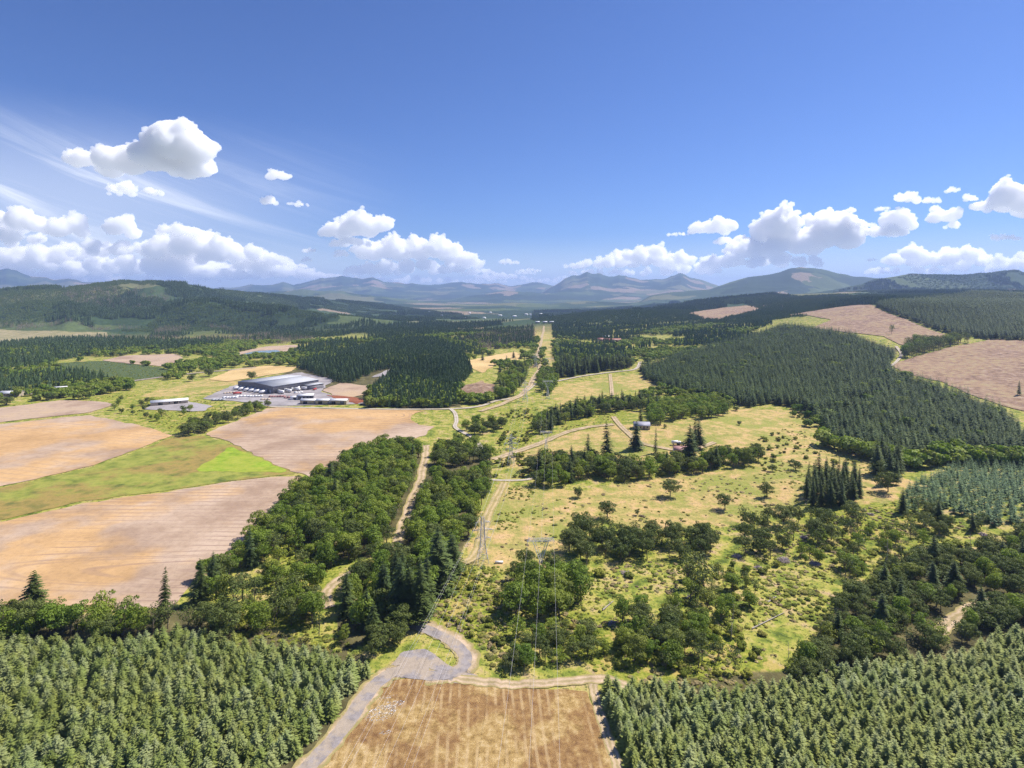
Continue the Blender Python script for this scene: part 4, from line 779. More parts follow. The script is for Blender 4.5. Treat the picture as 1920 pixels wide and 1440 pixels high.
# ---------------------------------------------------------------- build the plants
def gn_instances(name, label, protos, arr, cat=None):
    """one object: points that carry copies of the plant meshes"""
    x, y, h, wf = arr.T; z = height(x, y)-.15; n = len(x); g = np.random.RandomState(len(x))
    me = bpy.data.meshes.new(name); me.vertices.add(n); me.vertices.foreach_set('co', np.column_stack([x, y, z]).astype(np.float32).ravel())
    for k, v in (('h', h), ('w', h*wf), ('rz', g.uniform(0, 2*PI, n))):
        a = me.attributes.new(k, 'FLOAT', 'POINT'); a.data.foreach_set('value', v.astype(np.float32))
    a = me.attributes.new('vi', 'INT', 'POINT'); a.data.foreach_set('value', g.randint(0, len(protos), n).astype(np.int32))
    o = link(name, me); tag(o, label, cat, None, 'stuff')
    ng = bpy.data.node_groups.new(name, 'GeometryNodeTree'); ng.interface.new_socket('Geometry', in_out='INPUT', socket_type='NodeSocketGeometry'); ng.interface.new_socket('Geometry', in_out='OUTPUT', socket_type='NodeSocketGeometry')
    N = ng.nodes; L = ng.links; gi = N.new('NodeGroupInput'); go = N.new('NodeGroupOutput'); ip = N.new('GeometryNodeInstanceOnPoints'); jn = N.new('GeometryNodeJoinGeometry')
    for i, m in enumerate(protos):
        po = bpy.data.objects.new(name+'_form', m); oi = N.new('GeometryNodeObjectInfo'); oi.inputs['Object'].default_value = po; oi.inputs['As Instance'].default_value = True; L.new(oi.outputs['Geometry'], jn.inputs[0])
    def att(nm, t='FLOAT'):
        x_ = N.new('GeometryNodeInputNamedAttribute'); x_.data_type = t; x_.inputs[0].default_value = nm; return x_.outputs[0]
    cs = N.new('ShaderNodeCombineXYZ'); L.new(att('w'), cs.inputs[0]); L.new(att('w'), cs.inputs[1]); L.new(att('h'), cs.inputs[2])
    cr = N.new('ShaderNodeCombineXYZ'); L.new(att('rz'), cr.inputs[2])
    L.new(gi.outputs[0], ip.inputs['Points']); L.new(jn.outputs[0], ip.inputs['Instance']); ip.inputs['Pick Instance'].default_value = True
    L.new(att('vi', 'INT'), ip.inputs['Instance Index']); L.new(cs.outputs[0], ip.inputs['Scale']); L.new(cr.outputs[0], ip.inputs['Rotation']); L.new(ip.outputs[0], go.inputs[0])
    md = o.modifiers.new('plants', 'NODES'); md.node_group = ng
    return o
CATS = {'young_fir': 'fir tree', 'fir_tree': 'fir tree', 'broadleaf_tree': 'tree', 'oak_tree': 'oak tree', 'shrub': 'shrub', 'thin_tree': 'tree', 'bare_tree': 'dead tree'}
REST = {'young_fir': ('fir_plantation', 'mass of young firs filling the rest of both foreground plantations'), 'fir_tree': ('fir_wood', 'further dark firs mixed into the woods'), 'broadleaf_tree': ('broadleaf_wood', 'further green broadleaf trees of the woods'), 'oak_tree': ('oak_wood', 'further dark oaks of the woods'), 'shrub': ('brush', 'further low brush over the rough ground'), 'thin_tree': ('thin_wood', 'further thin trees of the woods'), 'bare_tree': ('dead_wood', 'further dead trees')}
by = {}
for t in TREES: by.setdefault(t[0], []).append(t)
LIMIT = {'young_fir': 300}
tags_used = {}
NAMES = []
for s, L in by.items():
    a = np.array([(t[1], t[2], t[3]) for t in L]); z = height(a[:, 0], a[:, 1])
    px = 960+FPX*a[:, 0]/a[:, 1]; pt = HOR+FPX*(CAMZ-z-a[:, 2])/a[:, 1]
    vis = (px > -15) & (px < 1935) & (pt < 1425); size = np.where(vis, a[:, 2]/a[:, 1], 0)
    size = size+np.array([1.0 if (t[6] is None and v) else 0.0 for t, v in zip(L, vis)])
    order = np.argsort(-size); keep = [i for i in order[:LIMIT.get(s, 300)] if size[i] > 0]; ks = set(keep)
    single = SP[s][0][1] is None
    for i in keep:
        _, X, Y, h, wf, lab, gr = L[i]; v = SP[s][RNG.randint(len(SP[s]))]; rz = RNG.uniform(0, 2*PI); Z = float(z[i])-.15
        if single: o = link(s, v[0])
        else: o = empty(s, (X, Y, Z))
        o.location = (X, Y, Z); o.rotation_euler = (RNG.normal()*.02, RNG.normal()*.02, rz)
        o.scale = (h*wf, h*wf, h); tag(o, lab, CATS[s], gr); NAMES.append((o, lab, gr, float(px[i]), float(HOR+FPX*(CAMZ-z[i])/Y)))
        if not single: link('crown', v[0], o); link('trunk', v[1], o)
    rest = [i for i in range(len(L)) if i not in ks]
    if rest:
        arr = np.array([(L[i][1], L[i][2], L[i][3], L[i][4]) for i in rest])
        protos = []
        for c, t in SP[s]:
            if t is None: protos.append(c); continue
            # crown and trunk of the plant in one mesh for the mass
            A = Acc(); nm = []
            def grab(me):
                v = np.empty(len(me.vertices)*3, np.float32); me.vertices.foreach_get('co', v); f = np.empty(len(me.loops), np.int32); me.loops.foreach_get('vertex_index', f)
                n = np.empty(len(me.polygons), np.int32); me.polygons.foreach_get('loop_total', n); hh = np.empty(len(me.polygons), np.float32); me.attributes['hue'].data.foreach_get('value', hh); return v.reshape(-1, 3), f, n, hh
            v1, f1, n1, h1 = grab(c); v2, f2, n2, h2 = grab(t)
            protos.append(mesh_np(s+'_mass', np.concatenate([v1, v2]), np.concatenate([f1, f2+len(v1)]), np.concatenate([n1, n2]), [c.materials[0], t.materials[0]], np.concatenate([np.zeros(len(n1)), np.ones(len(n2))]), {'hue': ('FACE', np.concatenate([h1, h2]))}))
        gn_instances(REST[s][0], REST[s][1], protos, arr)
    print(s, len(L), 'individual', len(keep))
SPEC = {'drybrush': ('dry_brush', 'pale brown dry brush over the rough slopes', FAR['drybrush']), 'youngclump': ('young_forest', 'paler young fir stands on the hills', FAR['youngclump']), 'tufts': ('undergrowth', 'low weeds and brambles over the rough ground', FAR['tufts']), 'hillside': ('hillside_forest', 'dense dark fir forest covering the right hillside', FAR['midfir']), 'teal': ('teal_plantation', 'dense blue green fir plantation at the right edge', FAR['teal']), 'edge': ('forest_edge', 'broadleaf edge of the hillside forest', FAR['broad']),
 'valley': ('valley_forest', 'dark fir woods across the middle of the valley', FAR['forest']), 'broad': ('valley_broadleaf_wood', 'broadleaf woods and scrub across the valley', FAR['broad']), 'grey': ('dead_forest', 'grey leafless burnt woods', FAR['greyclump']), 'clump': ('hill_forest', 'dark fir forest on the far hills', FAR['clump'])}
for k, arrs in STUFF.items():
    arr = np.concatenate(arrs); nm, lab, pr = SPEC[k]; print(k, len(arr))
    o = gn_instances(nm, lab, pr, arr)

ORD = ['zeroth', 'first', 'second', 'third', 'fourth', 'fifth', 'sixth', 'seventh', 'eighth', 'ninth', 'tenth', 'eleventh', 'twelfth', 'thirteenth', 'fourteenth', 'fifteenth', 'sixteenth', 'seventeenth', 'eighteenth', 'nineteenth', 'twentieth']
bylab = {}
for t in NAMES: bylab.setdefault(t[1], []).append(t)
for lab, T in bylab.items():
    n = len(T)
    if n == 1: continue
    short = lab
    for wd_ in (' the', ' straight', ' dense', ' big', ' long', ' tight', ' lower', ' standing', ' beside', ' young', ' edge of', ' along', ' bottom of'):
        if len(short.split()) <= 9: break
        if wd_ == ' beside': short = short.replace(' beside', ' by')
        else: short = short.replace(wd_+' ', ' ')
    per = 9 if n > 9 else n; T.sort(key=lambda t: -t[4]); rows_ = [T[i:i+per] for i in range(0, n, per)]; R_ = len(rows_)
    for r, row in enumerate(rows_):
        row.sort(key=lambda t: t[3])
        for c, t in enumerate(row):
            l = f'{ORD[c+1]} from left'
            if R_ > 1: l += f', {ORD[r+1]} row from front'
            t[0]['label'] = f'{short}, {l}'
            assert len(t[0]['label'].split()) <= 16, t[0]['label']
# ---------------------------------------------------------------- pylons, cables, buildings, small things
def flat_mat(name, col, rough=.6, metal=0., var=.15, sc_=3.):
    m, nt, bs = new_mat(name); N = NT(nt); n = N.noise(N.pos(), sc_, 3)
    nt.links.new(N.ramp(n, [(.3, tuple(c*(1-var) for c in col)), (.7, tuple(min(1, c*(1+var)) for c in col))]), bs.inputs['Base Color'])
    bs.inputs['Roughness'].default_value = rough; bs.inputs['Metallic'].default_value = metal; return m
M_ST = flat_mat('galvanised_steel', (.56, .56, .60), .45, .2); M_CB = flat_mat('cable_metal', (.6, .58, .6), .5, .0)
M_WH = flat_mat('white_paint', (.78, .77, .76)); M_RF = flat_mat('grey_metal_roof', (.40, .41, .43), .75, .0, .08, .08); M_RL = flat_mat('roof_light_strip', (.66, .67, .70), .4)
M_DG = flat_mat('dark_grey_cladding', (.155, .15, .165), .6, 0, .2, .5); M_RD = flat_mat('red_paint', (.48, .055, .05)); M_RR = flat_mat('faded_red_roof', (.40, .21, .19), .6)
M_TY = flat_mat('black_rubber', (.02, .02, .02), .8); M_SH2 = flat_mat('slate_roof', (.27, .27, .34), .6); M_BR = flat_mat('brown_red_roof', (.24, .09, .06)); M_TN = flat_mat('tan_siding', (.42, .36, .28)); M_GL = flat_mat('dark_glass', (.03, .04, .05), .15)
M_LM = flat_mat('white_limestone', (.72, .70, .68), .9, 0, .2, 2.); M_LB = flat_mat('sawn_lumber', (.55, .44, .33), .8, 0, .25, 1.); M_BW = flat_mat('brown_wood', (.16, .10, .07), .8)
def box(A, x0, x1, y0, y1, z0, z1):
    v = np.array([(x, y, z) for z in (z0, z1) for x, y in ((x0, y0), (x1, y0), (x1, y1), (x0, y1))], float)
    A.add(v, np.array([(0, 3, 2, 1), (4, 5, 6, 7), (0, 1, 5, 4), (1, 2, 6, 5), (2, 3, 7, 6), (3, 0, 4, 7)]), .5)
def bar(A, a, b, r, k=4): A.tube(np.array([a, b], float), [r, r], k)
def part(name, A, mat, parent): return link(name, A.mesh(name, [mat]), parent)
def lattice_tower(loc, rz, H, label, kind):
    t = empty('power_pylon', loc, rz); tag(t, label, 'pylon', 'lattice pylons of the power line'); k = H/20
    hw = (lambda z: np.interp(z, [0, 8*k, 20*k], [2.5*k, 1.05*k, .55*k])) if kind == 'arms' else (lambda z: np.interp(z, [0, 11*k], [2.2*k, .5*k]))
    top = 20*k if kind == 'arms' else 11*k; zs = np.linspace(0, top, 9 if kind == 'arms' else 6)
    for sx in (-1, 1):
        for sy in (-1, 1):
            A = Acc()
            for a, b in zip(zs[:-1], zs[1:]): bar(A, (sx*hw(a), sy*hw(a), a-.3*(a == 0)), (sx*hw(b), sy*hw(b), b), .10)
            part('leg', A, M_ST, t)
    A = Acc()
    for a, b in zip(zs[:-1], zs[1:]):
        for s in (-1, 1):
            for c in (-1, 1):
                bar(A, (-c*hw(a), s*hw(a), a), (c*hw(b), s*hw(b), b), .05, 3); bar(A, (s*hw(a), -c*hw(a), a), (s*hw(b), c*hw(b), b), .05, 3)
            bar(A, (-hw(b), s*hw(b), b), (hw(b), s*hw(b), b), .05, 3); bar(A, (s*hw(b), -hw(b), b), (s*hw(b), hw(b), b), .05, 3)
    part('bracing', A, M_ST, t); att = []
    def arm(z, L, w, dz):
        A = Acc()
        for s in (-1, 1):
            for y in (-w, w): bar(A, (s*w, y, z), (s*L, 0, z), .075); bar(A, (s*w, y, z+dz), (s*L, 0, z), .06)
            for q in (.33, .66): bar(A, (s*(w+(L-w)*q), w*(1-q), z), (s*(w+(L-w)*q), 0, z+dz*(1-q)), .04, 3)
        part('crossarm', A, M_ST, t)
    def insulator(x, z, drop=1.3):
        A = Acc()
        for i in range(6): A.tube(np.array([(x, 0, z-.1-i*drop/6), (x, 0, z-.1-(i+.5)*drop/6)]), [.13, .07], 6)
        bar(A, (x, 0, z), (x, 0, z-drop), .04); part('insulator', A, M_GL if 0 else M_ST, t); att.append((x, z-drop))
    if kind == 'arms':
        for z, L in ((10.6*k, 3.4*k), (14.2*k, 4.6*k), (17.6*k, 3.2*k)):
            arm(z, L, .8*k, .9*k)
            for s in (-1, 1): insulator(s*L, z)
    else:
        A = Acc(); zt = 19*k; W_ = 5.6*k
        for s in (-1, 1):
            for y in (-.5*k, .5*k):
                bar(A, (s*.4*k, y, 11*k), (s*3.3*k, y*.8, zt), .085); bar(A, (-s*.3*k, y, 11.4*k), (s*2.3*k, y*.8, zt), .06)
            for q in (.25, .5, .75): bar(A, (s*(.4+2.9*q)*k, -.4*k, (11+8*q)*k), (s*(.1+2.3*q)*k, .4*k, (11+8*q)*k), .04, 3)
        part('fork', A, M_ST, t); A = Acc()
        for y in (-.45*k, .45*k):
            bar(A, (-W_, y, zt), (W_, y, zt), .085); bar(A, (-W_*.9, y, zt+1*k), (W_*.9, y, zt+1*k), .075); n = 12
            for i in range(n):
                x0 = -W_+2*W_*i/n; x1 = -W_+2*W_*(i+1)/n; bar(A, (x0, y, zt+(i % 2)*k), (x1, y, zt+((i+1) % 2)*k), .05, 3)
        part('crossarm', A, M_ST, t)
        for x in (-W_*.96, 0, W_*.96): insulator(x, zt, 1.6)
    c, s = math.cos(rz), math.sin(rz)
    return [(loc[0]+x*c, loc[1]+x*s, loc[2]+z) for x, z in att]
def cable(a, b, sag, label, group, r=.05):
    n = 28; t = np.linspace(0, 1, n)[:, None]; a = np.array(a); b = np.array(b); p = a*(1-t)+b*t; p[:, 2] -= (4*sag*t*(1-t))[:, 0]
    o_ = p[0].copy(); A = Acc(); A.tube(p-o_, np.full(n, r), 5); o = link('power_cable', A.mesh('power_cable', [M_CB])); o.location = o_; tag(o, label, 'cable', group); return o
def gz(x, y): return float(height(x, y))
def at(px, py, dz=0):
    x, y, z = P1(px, py); return (x, y, z+dz)
tA = [at(905, 1054), at(958, 872), at(985, 752), at(1004, 690)]; tB = [(11.6, 237, gz(11.6, 237)), at(1024, 849), at(1027, 748), at(1030, 700)]
LA = ['lattice pylon with three crossarms, nearest, standing on the pasture', 'lattice pylon with three crossarms, second along the corridor beyond the farm road', 'small distant lattice pylon beside the pale road', 'far lattice pylon on the corridor near the golden field']
LB = ['fork topped pylon rising out of the bright green maples', 'fork topped pylon on the dirt strip behind the hedgerow', 'distant fork topped pylon below the far pasture', 'farthest fork topped pylon beside the corridor']
rzs = [.12, .03, .02, .0]
aA = [lattice_tower(p, r, h, l, 'arms') for p, r, h, l in zip(tA, [.2, .05, -.1, -.1], (20, 21, 22, 24), LA)]
aB = [lattice_tower(p, r, h, l, 'fork') for p, r, h, l in zip(tB, [.04, .0, -.1, -.1], (20, 16, 20, 22), LB)]
orda = ['outer left', 'second', 'third', 'fourth', 'fifth', 'outer right']
near_px = {0: 677, 1: 755, 2: 642, 3: 749, 4: 646, 5: 724}
rank = {2: 0, 4: 1, 0: 2, 5: 3, 3: 4, 1: 5}
for i, a in enumerate(aA[0]):
    x1 = (near_px[i]-960)/FPX*136.5; f = (a[1]+40)/(a[1]-136.5); e = (a[0]+(x1-a[0])*f, -40., a[2]+2)
    cable(a, e, 7.5, f'{orda[rank[i]]} of the six cables crossing the brown field to the nearest pylon', 'cables over the brown field', .020)
for i, a in enumerate(aB[0]):
    x1 = ((934, 992, 1050)[i]-960)/FPX*136; f = (a[1]+40)/(a[1]-136); e = (a[0]+(x1-a[0])*f, -40., a[2]+1)
    cable(a, e, 8.5, f"{('left', 'middle', 'right')[i]} of the three cables reaching the fork topped pylon in the maples", 'cables on the right of the brown field', .022)
for T, nm in ((aA, 'three armed'), (aB, 'fork topped')):
    for k in range(3):
        for i, (a, b) in enumerate(zip(T[k], T[k+1])): cable(a, b, 4, f'{(("lower left", "lower right", "middle left", "middle right", "upper left", "upper right") if T is aA else ("left", "middle", "right"))[i]} thin cable of the {nm} pylons, {("first", "second", "third")[k]} span beyond the nearest', f'cables between the {nm} pylons, span {("one", "two", "three")[k]}', .018)

def shed(name, label, cat, px, py, rz, L, Wd, h, rise, wall, roof, doors=(), group=None, wins=0, over=.4, strip=False):
    """gabled building: local x along the ridge"""
    p = at(px, py); t = empty(name, p, rz); tag(t, label, cat, group)
    A = Acc(); v = np.array([(x, y, z) for x in (-L/2, L/2) for y, z in ((-Wd/2, -1), (Wd/2, -1), (Wd/2, h), (0, h+rise), (-Wd/2, h))], float)
    A.add(v, np.array([(0, 1, 6, 5), (1, 2, 7, 6), (0, 5, 9, 4)]), .5); A.add(v, np.array([(0, 4, 3, 2, 1), (5, 6, 7, 8, 9)]), .5)
    part('wall', A, wall, t)
    A = Acc(); th = .25
    for s in (-1, 1):
        e = Wd/2+over; ze = h-rise*over/(Wd/2); x0 = -L/2-over; x1 = L/2+over
        q = np.array([(x0, 0, h+rise+.03), (x1, 0, h+rise+.03), (x1, s*e, ze+.03), (x0, s*e, ze+.03)]); qq = q+np.array([0, 0, th])
        A.add(np.concatenate([q, qq]), np.array([(0, 1, 2, 3), (4, 7, 6, 5), (0, 4, 5, 1), (1, 5, 6, 2), (2, 6, 7, 3), (3, 7, 4, 0)]), .5)
    rf = part('roof', A, roof, t)
    if strip: A = Acc(); box(A, -L/2-over, L/2+over, -1.6, 1.6, h+rise+.25, h+rise+.42); part('ridge_light', A, M_RL, rf)
    for (side, pos, w_, hh, mt) in doors:            # side 0: -y wall, 1: +x gable, 2: -x gable
        A = Acc()
        if side == 0: box(A, pos-w_/2, pos+w_/2, -Wd/2-.12, -Wd/2+.05, .1, hh)
        elif side == 1: box(A, L/2-.05, L/2+.12, pos-w_/2, pos+w_/2, .1, hh)
        else: box(A, -L/2-.12, -L/2+.05, pos-w_/2, pos+w_/2, .1, hh)
        part('door', A, mt, t)
    for i in range(wins):
        x = -L/2+(i+.75)*L/(wins+.5); A = Acc(); box(A, x-.6, x+.6, -Wd/2-.07, -Wd/2+.05, h*.45, h*.8); part('window', A, M_GL, t)
    return t
# warehouse: corners measured on the ground
Nn = np.array(P1(512, 739)[:2]); Ll = np.array(P1(446, 729)[:2]); ax = Nn-Ll; Wl = np.hypot(*ax); rzw = math.atan2(ax[1], ax[0])
# ridge runs from the near front wall backwards: local x = across towards the back right
bx_ = np.array([-ax[1], ax[0]])/Wl; LW = 64; cen = (Nn+Ll)/2+bx_*LW/2
t = empty('warehouse', (cen[0], cen[1], gz(*Nn)), math.atan2(bx_[1], bx_[0])); tag(t, 'huge dark grey warehouse with a low pale metal roof', 'warehouse')
A = Acc(); h = 8.5; rise = 2.0; v = np.array([(x, y, z) for x in (-LW/2, LW/2) for y, z in ((-Wl/2, -3), (Wl/2, -3), (Wl/2, h), (0, h+rise), (-Wl/2, h))], float)
A.add(v, np.array([(0, 1, 6, 5), (1, 2, 7, 6), (0, 5, 9, 4)]), .5); A.add(v, np.array([(0, 4, 3, 2, 1), (5, 6, 7, 8, 9)]), .5); part('wall', A, M_DG, t)
A = Acc()
for s in (-1, 1):
    q = np.array([(-LW/2-.5, 0, h+rise+.05), (LW/2+.5, 0, h+rise+.05), (LW/2+.5, s*(Wl/2+.6), h+.02), (-LW/2-.5, s*(Wl/2+.6), h+.02)]); qq = q+np.array([0, 0, .4])
    A.add(np.concatenate([q, qq]), np.array([(0, 1, 2, 3), (4, 7, 6, 5), (0, 4, 5, 1), (1, 5, 6, 2), (2, 6, 7, 3), (3, 7, 4, 0)]), .5)
rf = part('roof', A, M_RF, t); A = Acc(); box(A, -LW/2-.5, LW/2+.5, -1.3, 1.3, h+rise+.4, h+rise+.6); part('ridge_light', A, M_RL, rf)
for i in range(9):
    A = Acc(); yy = -Wl/2+(i+.7)*Wl/9.6; box(A, -LW/2-.25, -LW/2+.1, yy-1.5, yy+1.5, .3, 4.2); part('dock_door', A, M_WH if i % 3 else M_RF, t)
for i in range(6):
    A = Acc(); xx = -LW/2+(i+.8)*LW/7; box(A, xx-1.6, xx+1.6, -Wl/2-.25, -Wl/2+.1, .3, 4.2); part('dock_door', A, M_WH if i % 2 else M_RF, t)
A = Acc(); box(A, LW/2-24, LW/2-2, -Wl/2-12, -Wl/2-.05, -3, 5.2); an = part('annex', A, M_DG, t); A = Acc(); box(A, LW/2-24.5, LW/2-1.5, -Wl/2-12.5, -Wl/2-.1, 5.25, 5.6); part('annex_roof', A, M_RF, an)
WR = t.rotation_euler.z
def wl(x, y): c, s = math.cos(WR), math.sin(WR); X = cen[0]+x*c-y*s; Y = cen[1]+x*s+y*c; return (X, Y, gz(X, Y)+.35)
def trailer(loc, rz, label, group, L=9, mat=None):
    t = empty('truck_trailer', loc, rz); tag(t, label, 'trailer', group); A = Acc(); box(A, -L/2, L/2, -1.25, 1.25, 1.1, 3.9); part('cargo_box', A, mat or M_WH, t)
    A = Acc(); box(A, -L/2, L/2, -.6, .6, .75, 1.08); part('frame', A, M_TY, t)
    for x in (-L/2+1.2, -L/2+2.4):
        for s in (-1, 1): A = Acc(); A.tube(np.array([(x, s*.85, .5), (x, s*1.2, .5)]), [.5, .5], 10); A.quads(np.array([[x, s*1.2, .5]]), np.array([[.5, 0, 0]]), np.array([[0, 0, .5]]), .5); part('wheel', A, M_TY, t)
words = ['nearest the corner', 'second from the corner', 'third from the corner', 'fourth from the corner', 'fifth from the corner', 'farthest from the corner']
for i, yy in enumerate((-24, -14, -4, 6, 17, 27)): trailer(wl(-LW/2-6, yy), WR+.04*i, f'white trailer backed to the front wall of the warehouse, {words[i]}', 'trailers at the warehouse front')
for i, xx in enumerate((-26, -16, -4, 6)): trailer(wl(xx, -Wl/2-6), WR+PI/2, f'white trailer beside the right wall of the warehouse, {words[i]}', 'trailers along the warehouse side')
def stack(px, py, rz, L, W_, h, mat, label, group):
    t = empty('material_stack', at(px, py, .3), rz); tag(t, label, 'stack', group); g = np.random.RandomState(int(px)); n = max(2, int(L/3))
    for i in range(n):
        A = Acc(); x = -L/2+i*L/n; box(A, x, x+L/n-.35, -W_/2, W_/2, .15, h*g.uniform(.6, 1.1)); part('bundle', A, mat, t)
    A = Acc()
    for y in (-W_*.3, W_*.3): box(A, -L/2, L/2, y-.1, y+.1, 0, .14)
    part('pallet', A, M_LB, t)
for px, py, rz, L, W_, h, mt, lb in ((432,747,.1,16,4,1.6,M_WH,'long white stack at the left of the yard'),(455,744,.2,14,4,1.8,M_WH,'white stack left of the red truck in the yard'),(480,744,.2,15,4,1.6,M_WH,'white stack right of the red truck'),(498,750,.1,10,4,1.6,M_LB,'short tan stack at the front of the yard'),(520,745,0,18,4,2,M_RR,'long red stack at the middle of the yard'),(545,747,0,14,4,1.8,M_RR,'red stack beside the white office'),(430,738,.3,12,4,1.5,M_LB,'tan stack at the far side of the yard'),(410,751,.1,14,5,1.4,M_RF,'grey stack at the left end of the yard'),(560,737,.7,10,4,1.6,M_WH,'white stack near the warehouse corner'),(575,758,0,12,3,1.4,M_LB,'low tan stack in front of the long sheds')): stack(px, py, rz, L, W_, h, mt, lb, 'stacks of material in the yard')
def truck(px, py, rz, mat, label, L=6, cat='truck', name='parked_truck', group=None):
    t = empty(name, at(px, py, .35), rz); tag(t, label, cat, group); A = Acc(); box(A, -L/2, L/2-2, -1.1, 1.1, .8, 1.9 if cat != 'truck' else 2.8); part('body', A, mat, t)
    A = Acc(); box(A, L/2-1.95, L/2, -1.05, 1.05, .7, 2.3); cb = part('cab', A, mat, t); A = Acc(); box(A, L/2-.02, L/2+.04, -.9, .9, 1.45, 2.15); part('windscreen', A, M_GL, cb)
    for x in (-L/2+1, L/2-1):
        for s in (-1, 1): A = Acc(); A.tube(np.array([(x, s*.8, .45), (x, s*1.15, .45)]), [.45, .45], 10); A.quads(np.array([[x, s*1.15, .45]]), np.array([[.45, 0, 0]]), np.array([[0, 0, .45]]), .5); part('wheel', A, M_TY, t)
truck(445, 740, .4, M_RD, 'bright red truck standing in the middle of the warehouse yard', 9)
truck(1268, 834, .1, M_WH, 'white truck parked behind the red roofed barn', 7); truck(1276, 836, .2, M_TY, 'black pickup beside the white truck behind the barn', 5.5, 'pickup', 'parked_pickup')
for i, (px, py) in enumerate(((560,745),(590,732),(604,726),(570,741))): truck(px, py, .3+i, (M_TY, M_RD, M_WH, M_DG)[i], ('black', 'red', 'white', 'dark grey')[i]+' pickup parked on the warehouse yard', 5, 'pickup', 'parked_pickup')
shed('office_building', 'white roofed office block with grey walls beside the warehouse', 'office', 574, 748, .25, 16, 11, 4.5, 1.2, M_DG, M_WH, [(0, -4, 2, 2.6, M_WH), (2, 0, 3, 3, M_WH)], wins=4)
for px, w_, lb in ((585, 22, 'left of the long white roofed sheds in front of the warehouse'), (612, 20, 'middle of the long white roofed sheds in front of the warehouse'), (636, 18, 'right of the long white roofed sheds in front of the warehouse')):
    shed('storage_shed', lb, 'shed', px, 757, -.03, w_, 9, 4.2, 1.0, M_TN, M_WH, [(0, -w_/4, 4, 3.4, M_TY), (0, w_/4, 4, 3.4, M_DG)], 'long white roofed sheds', 2)
shed('storage_shed', 'white roofed shed left of the warehouse yard among young trees', 'shed', 318, 757, .5, 34, 13, 3.5, 1.2, M_TN, M_WH, [(0, -8, 4, 3, M_TY), (0, 6, 4, 3, M_TY)], None, 3)
shed('storage_shed', 'small white shed behind the long sheds', 'shed', 553, 749, .2, 9, 6, 3, .8, M_WH, M_WH, [(0, 0, 2.5, 2.4, M_TY)], None, 1)
shed('farmhouse', 'house with a grey blue roof beside the dirt drive', 'house', 1203, 803, -.12, 13, 9, 3.2, 2.2, M_TN, M_SH2, [(0, 1.5, 1.1, 2.1, M_BW), (2, 0, 2.5, 2.3, M_WH)], None, 4)
shed('red_barn', 'small barn with a faded red roof among the firs', 'barn', 1275, 849, -.1, 9, 7.5, 3, 1.8, M_TN, M_RR, [(0, 0, 2.6, 2.4, M_BW), (2, 0, 2.2, 2.3, M_WH)], None, 2)
shed('garden_shed', 'tiny white shed right of the bending pale road', 'shed', 899, 850, .4, 6, 4, 2.6, 1, M_WH, M_WH, [(0, 0, 1.2, 2, M_BW)], None, 1)
shed('farmhouse', 'white house beyond the row of firs above the far pasture', 'house', 1110, 671, .1, 20, 10, 4, 2, M_WH, M_WH, [(0, 0, 1.4, 2.2, M_BW)], None, 5)
shed('red_barn', 'long red roofed barn on the distant farm', 'barn', 1148, 641, .05, 40, 14, 5, 3, M_TN, M_BR, [(0, -8, 6, 5, M_BW), (0, 10, 6, 5, M_BW)], None, 3)
shed('red_barn', 'smaller red barn left of the long one on the distant farm', 'barn', 1126, 640, .3, 16, 12, 5, 3, M_TN, M_BR, [(0, 0, 5, 4.5, M_BW)], None, 2)
shed('farmhouse', 'white farmhouse behind the red barns on the distant farm', 'house', 1137, 636, .1, 18, 12, 6, 3, M_WH, M_WH, [(0, 0, 1.4, 2.2, M_BW)], None, 4)
shed('farmhouse', 'white house among the dark trees at the far left', 'house', 118, 733, .3, 16, 10, 3.5, 2, M_WH, M_WH, [(0, 2, 1.2, 2.2, M_BW)], None, 4)
shed('farmhouse', 'long pale roofed house at the left edge of the photo', 'house', 22, 742, .1, 22, 11, 3.5, 2, M_TN, M_RL, [(0, 2, 1.2, 2.2, M_BW)], None, 5)
gg = np.random.RandomState(11)
names_ = ['leftmost', 'second from left', 'third from left', 'fourth from left', 'fifth from left', 'sixth from left', 'seventh from left', 'eighth from left', 'ninth from left', 'tenth from left', 'eleventh from left', 'twelfth from left', 'second from right', 'rightmost']
for i in range(14): shed('house', f'tiny white building in the distant valley town, {names_[i]}', 'house', 810+i*19+gg.uniform(-6, 6), gg.uniform(586, 600), gg.uniform(-1, 1), gg.uniform(12, 24), 11, 6, 3, M_WH, M_WH, [(0, 0, 4, 4, M_DG)], 'buildings of the distant town', 2)
for i, px in enumerate((1008, 1022, 1034)): shed('warehouse', f"{('left', 'middle', 'right')[i]} white industrial building at the far end of the corridor", 'building', px, 606, .05*i, 15, 10, 5, 2, M_TN, M_RL, [(0, -5, 4, 4, M_DG), (0, 5, 4, 4, M_DG)], 'white buildings at the end of the corridor', 2)

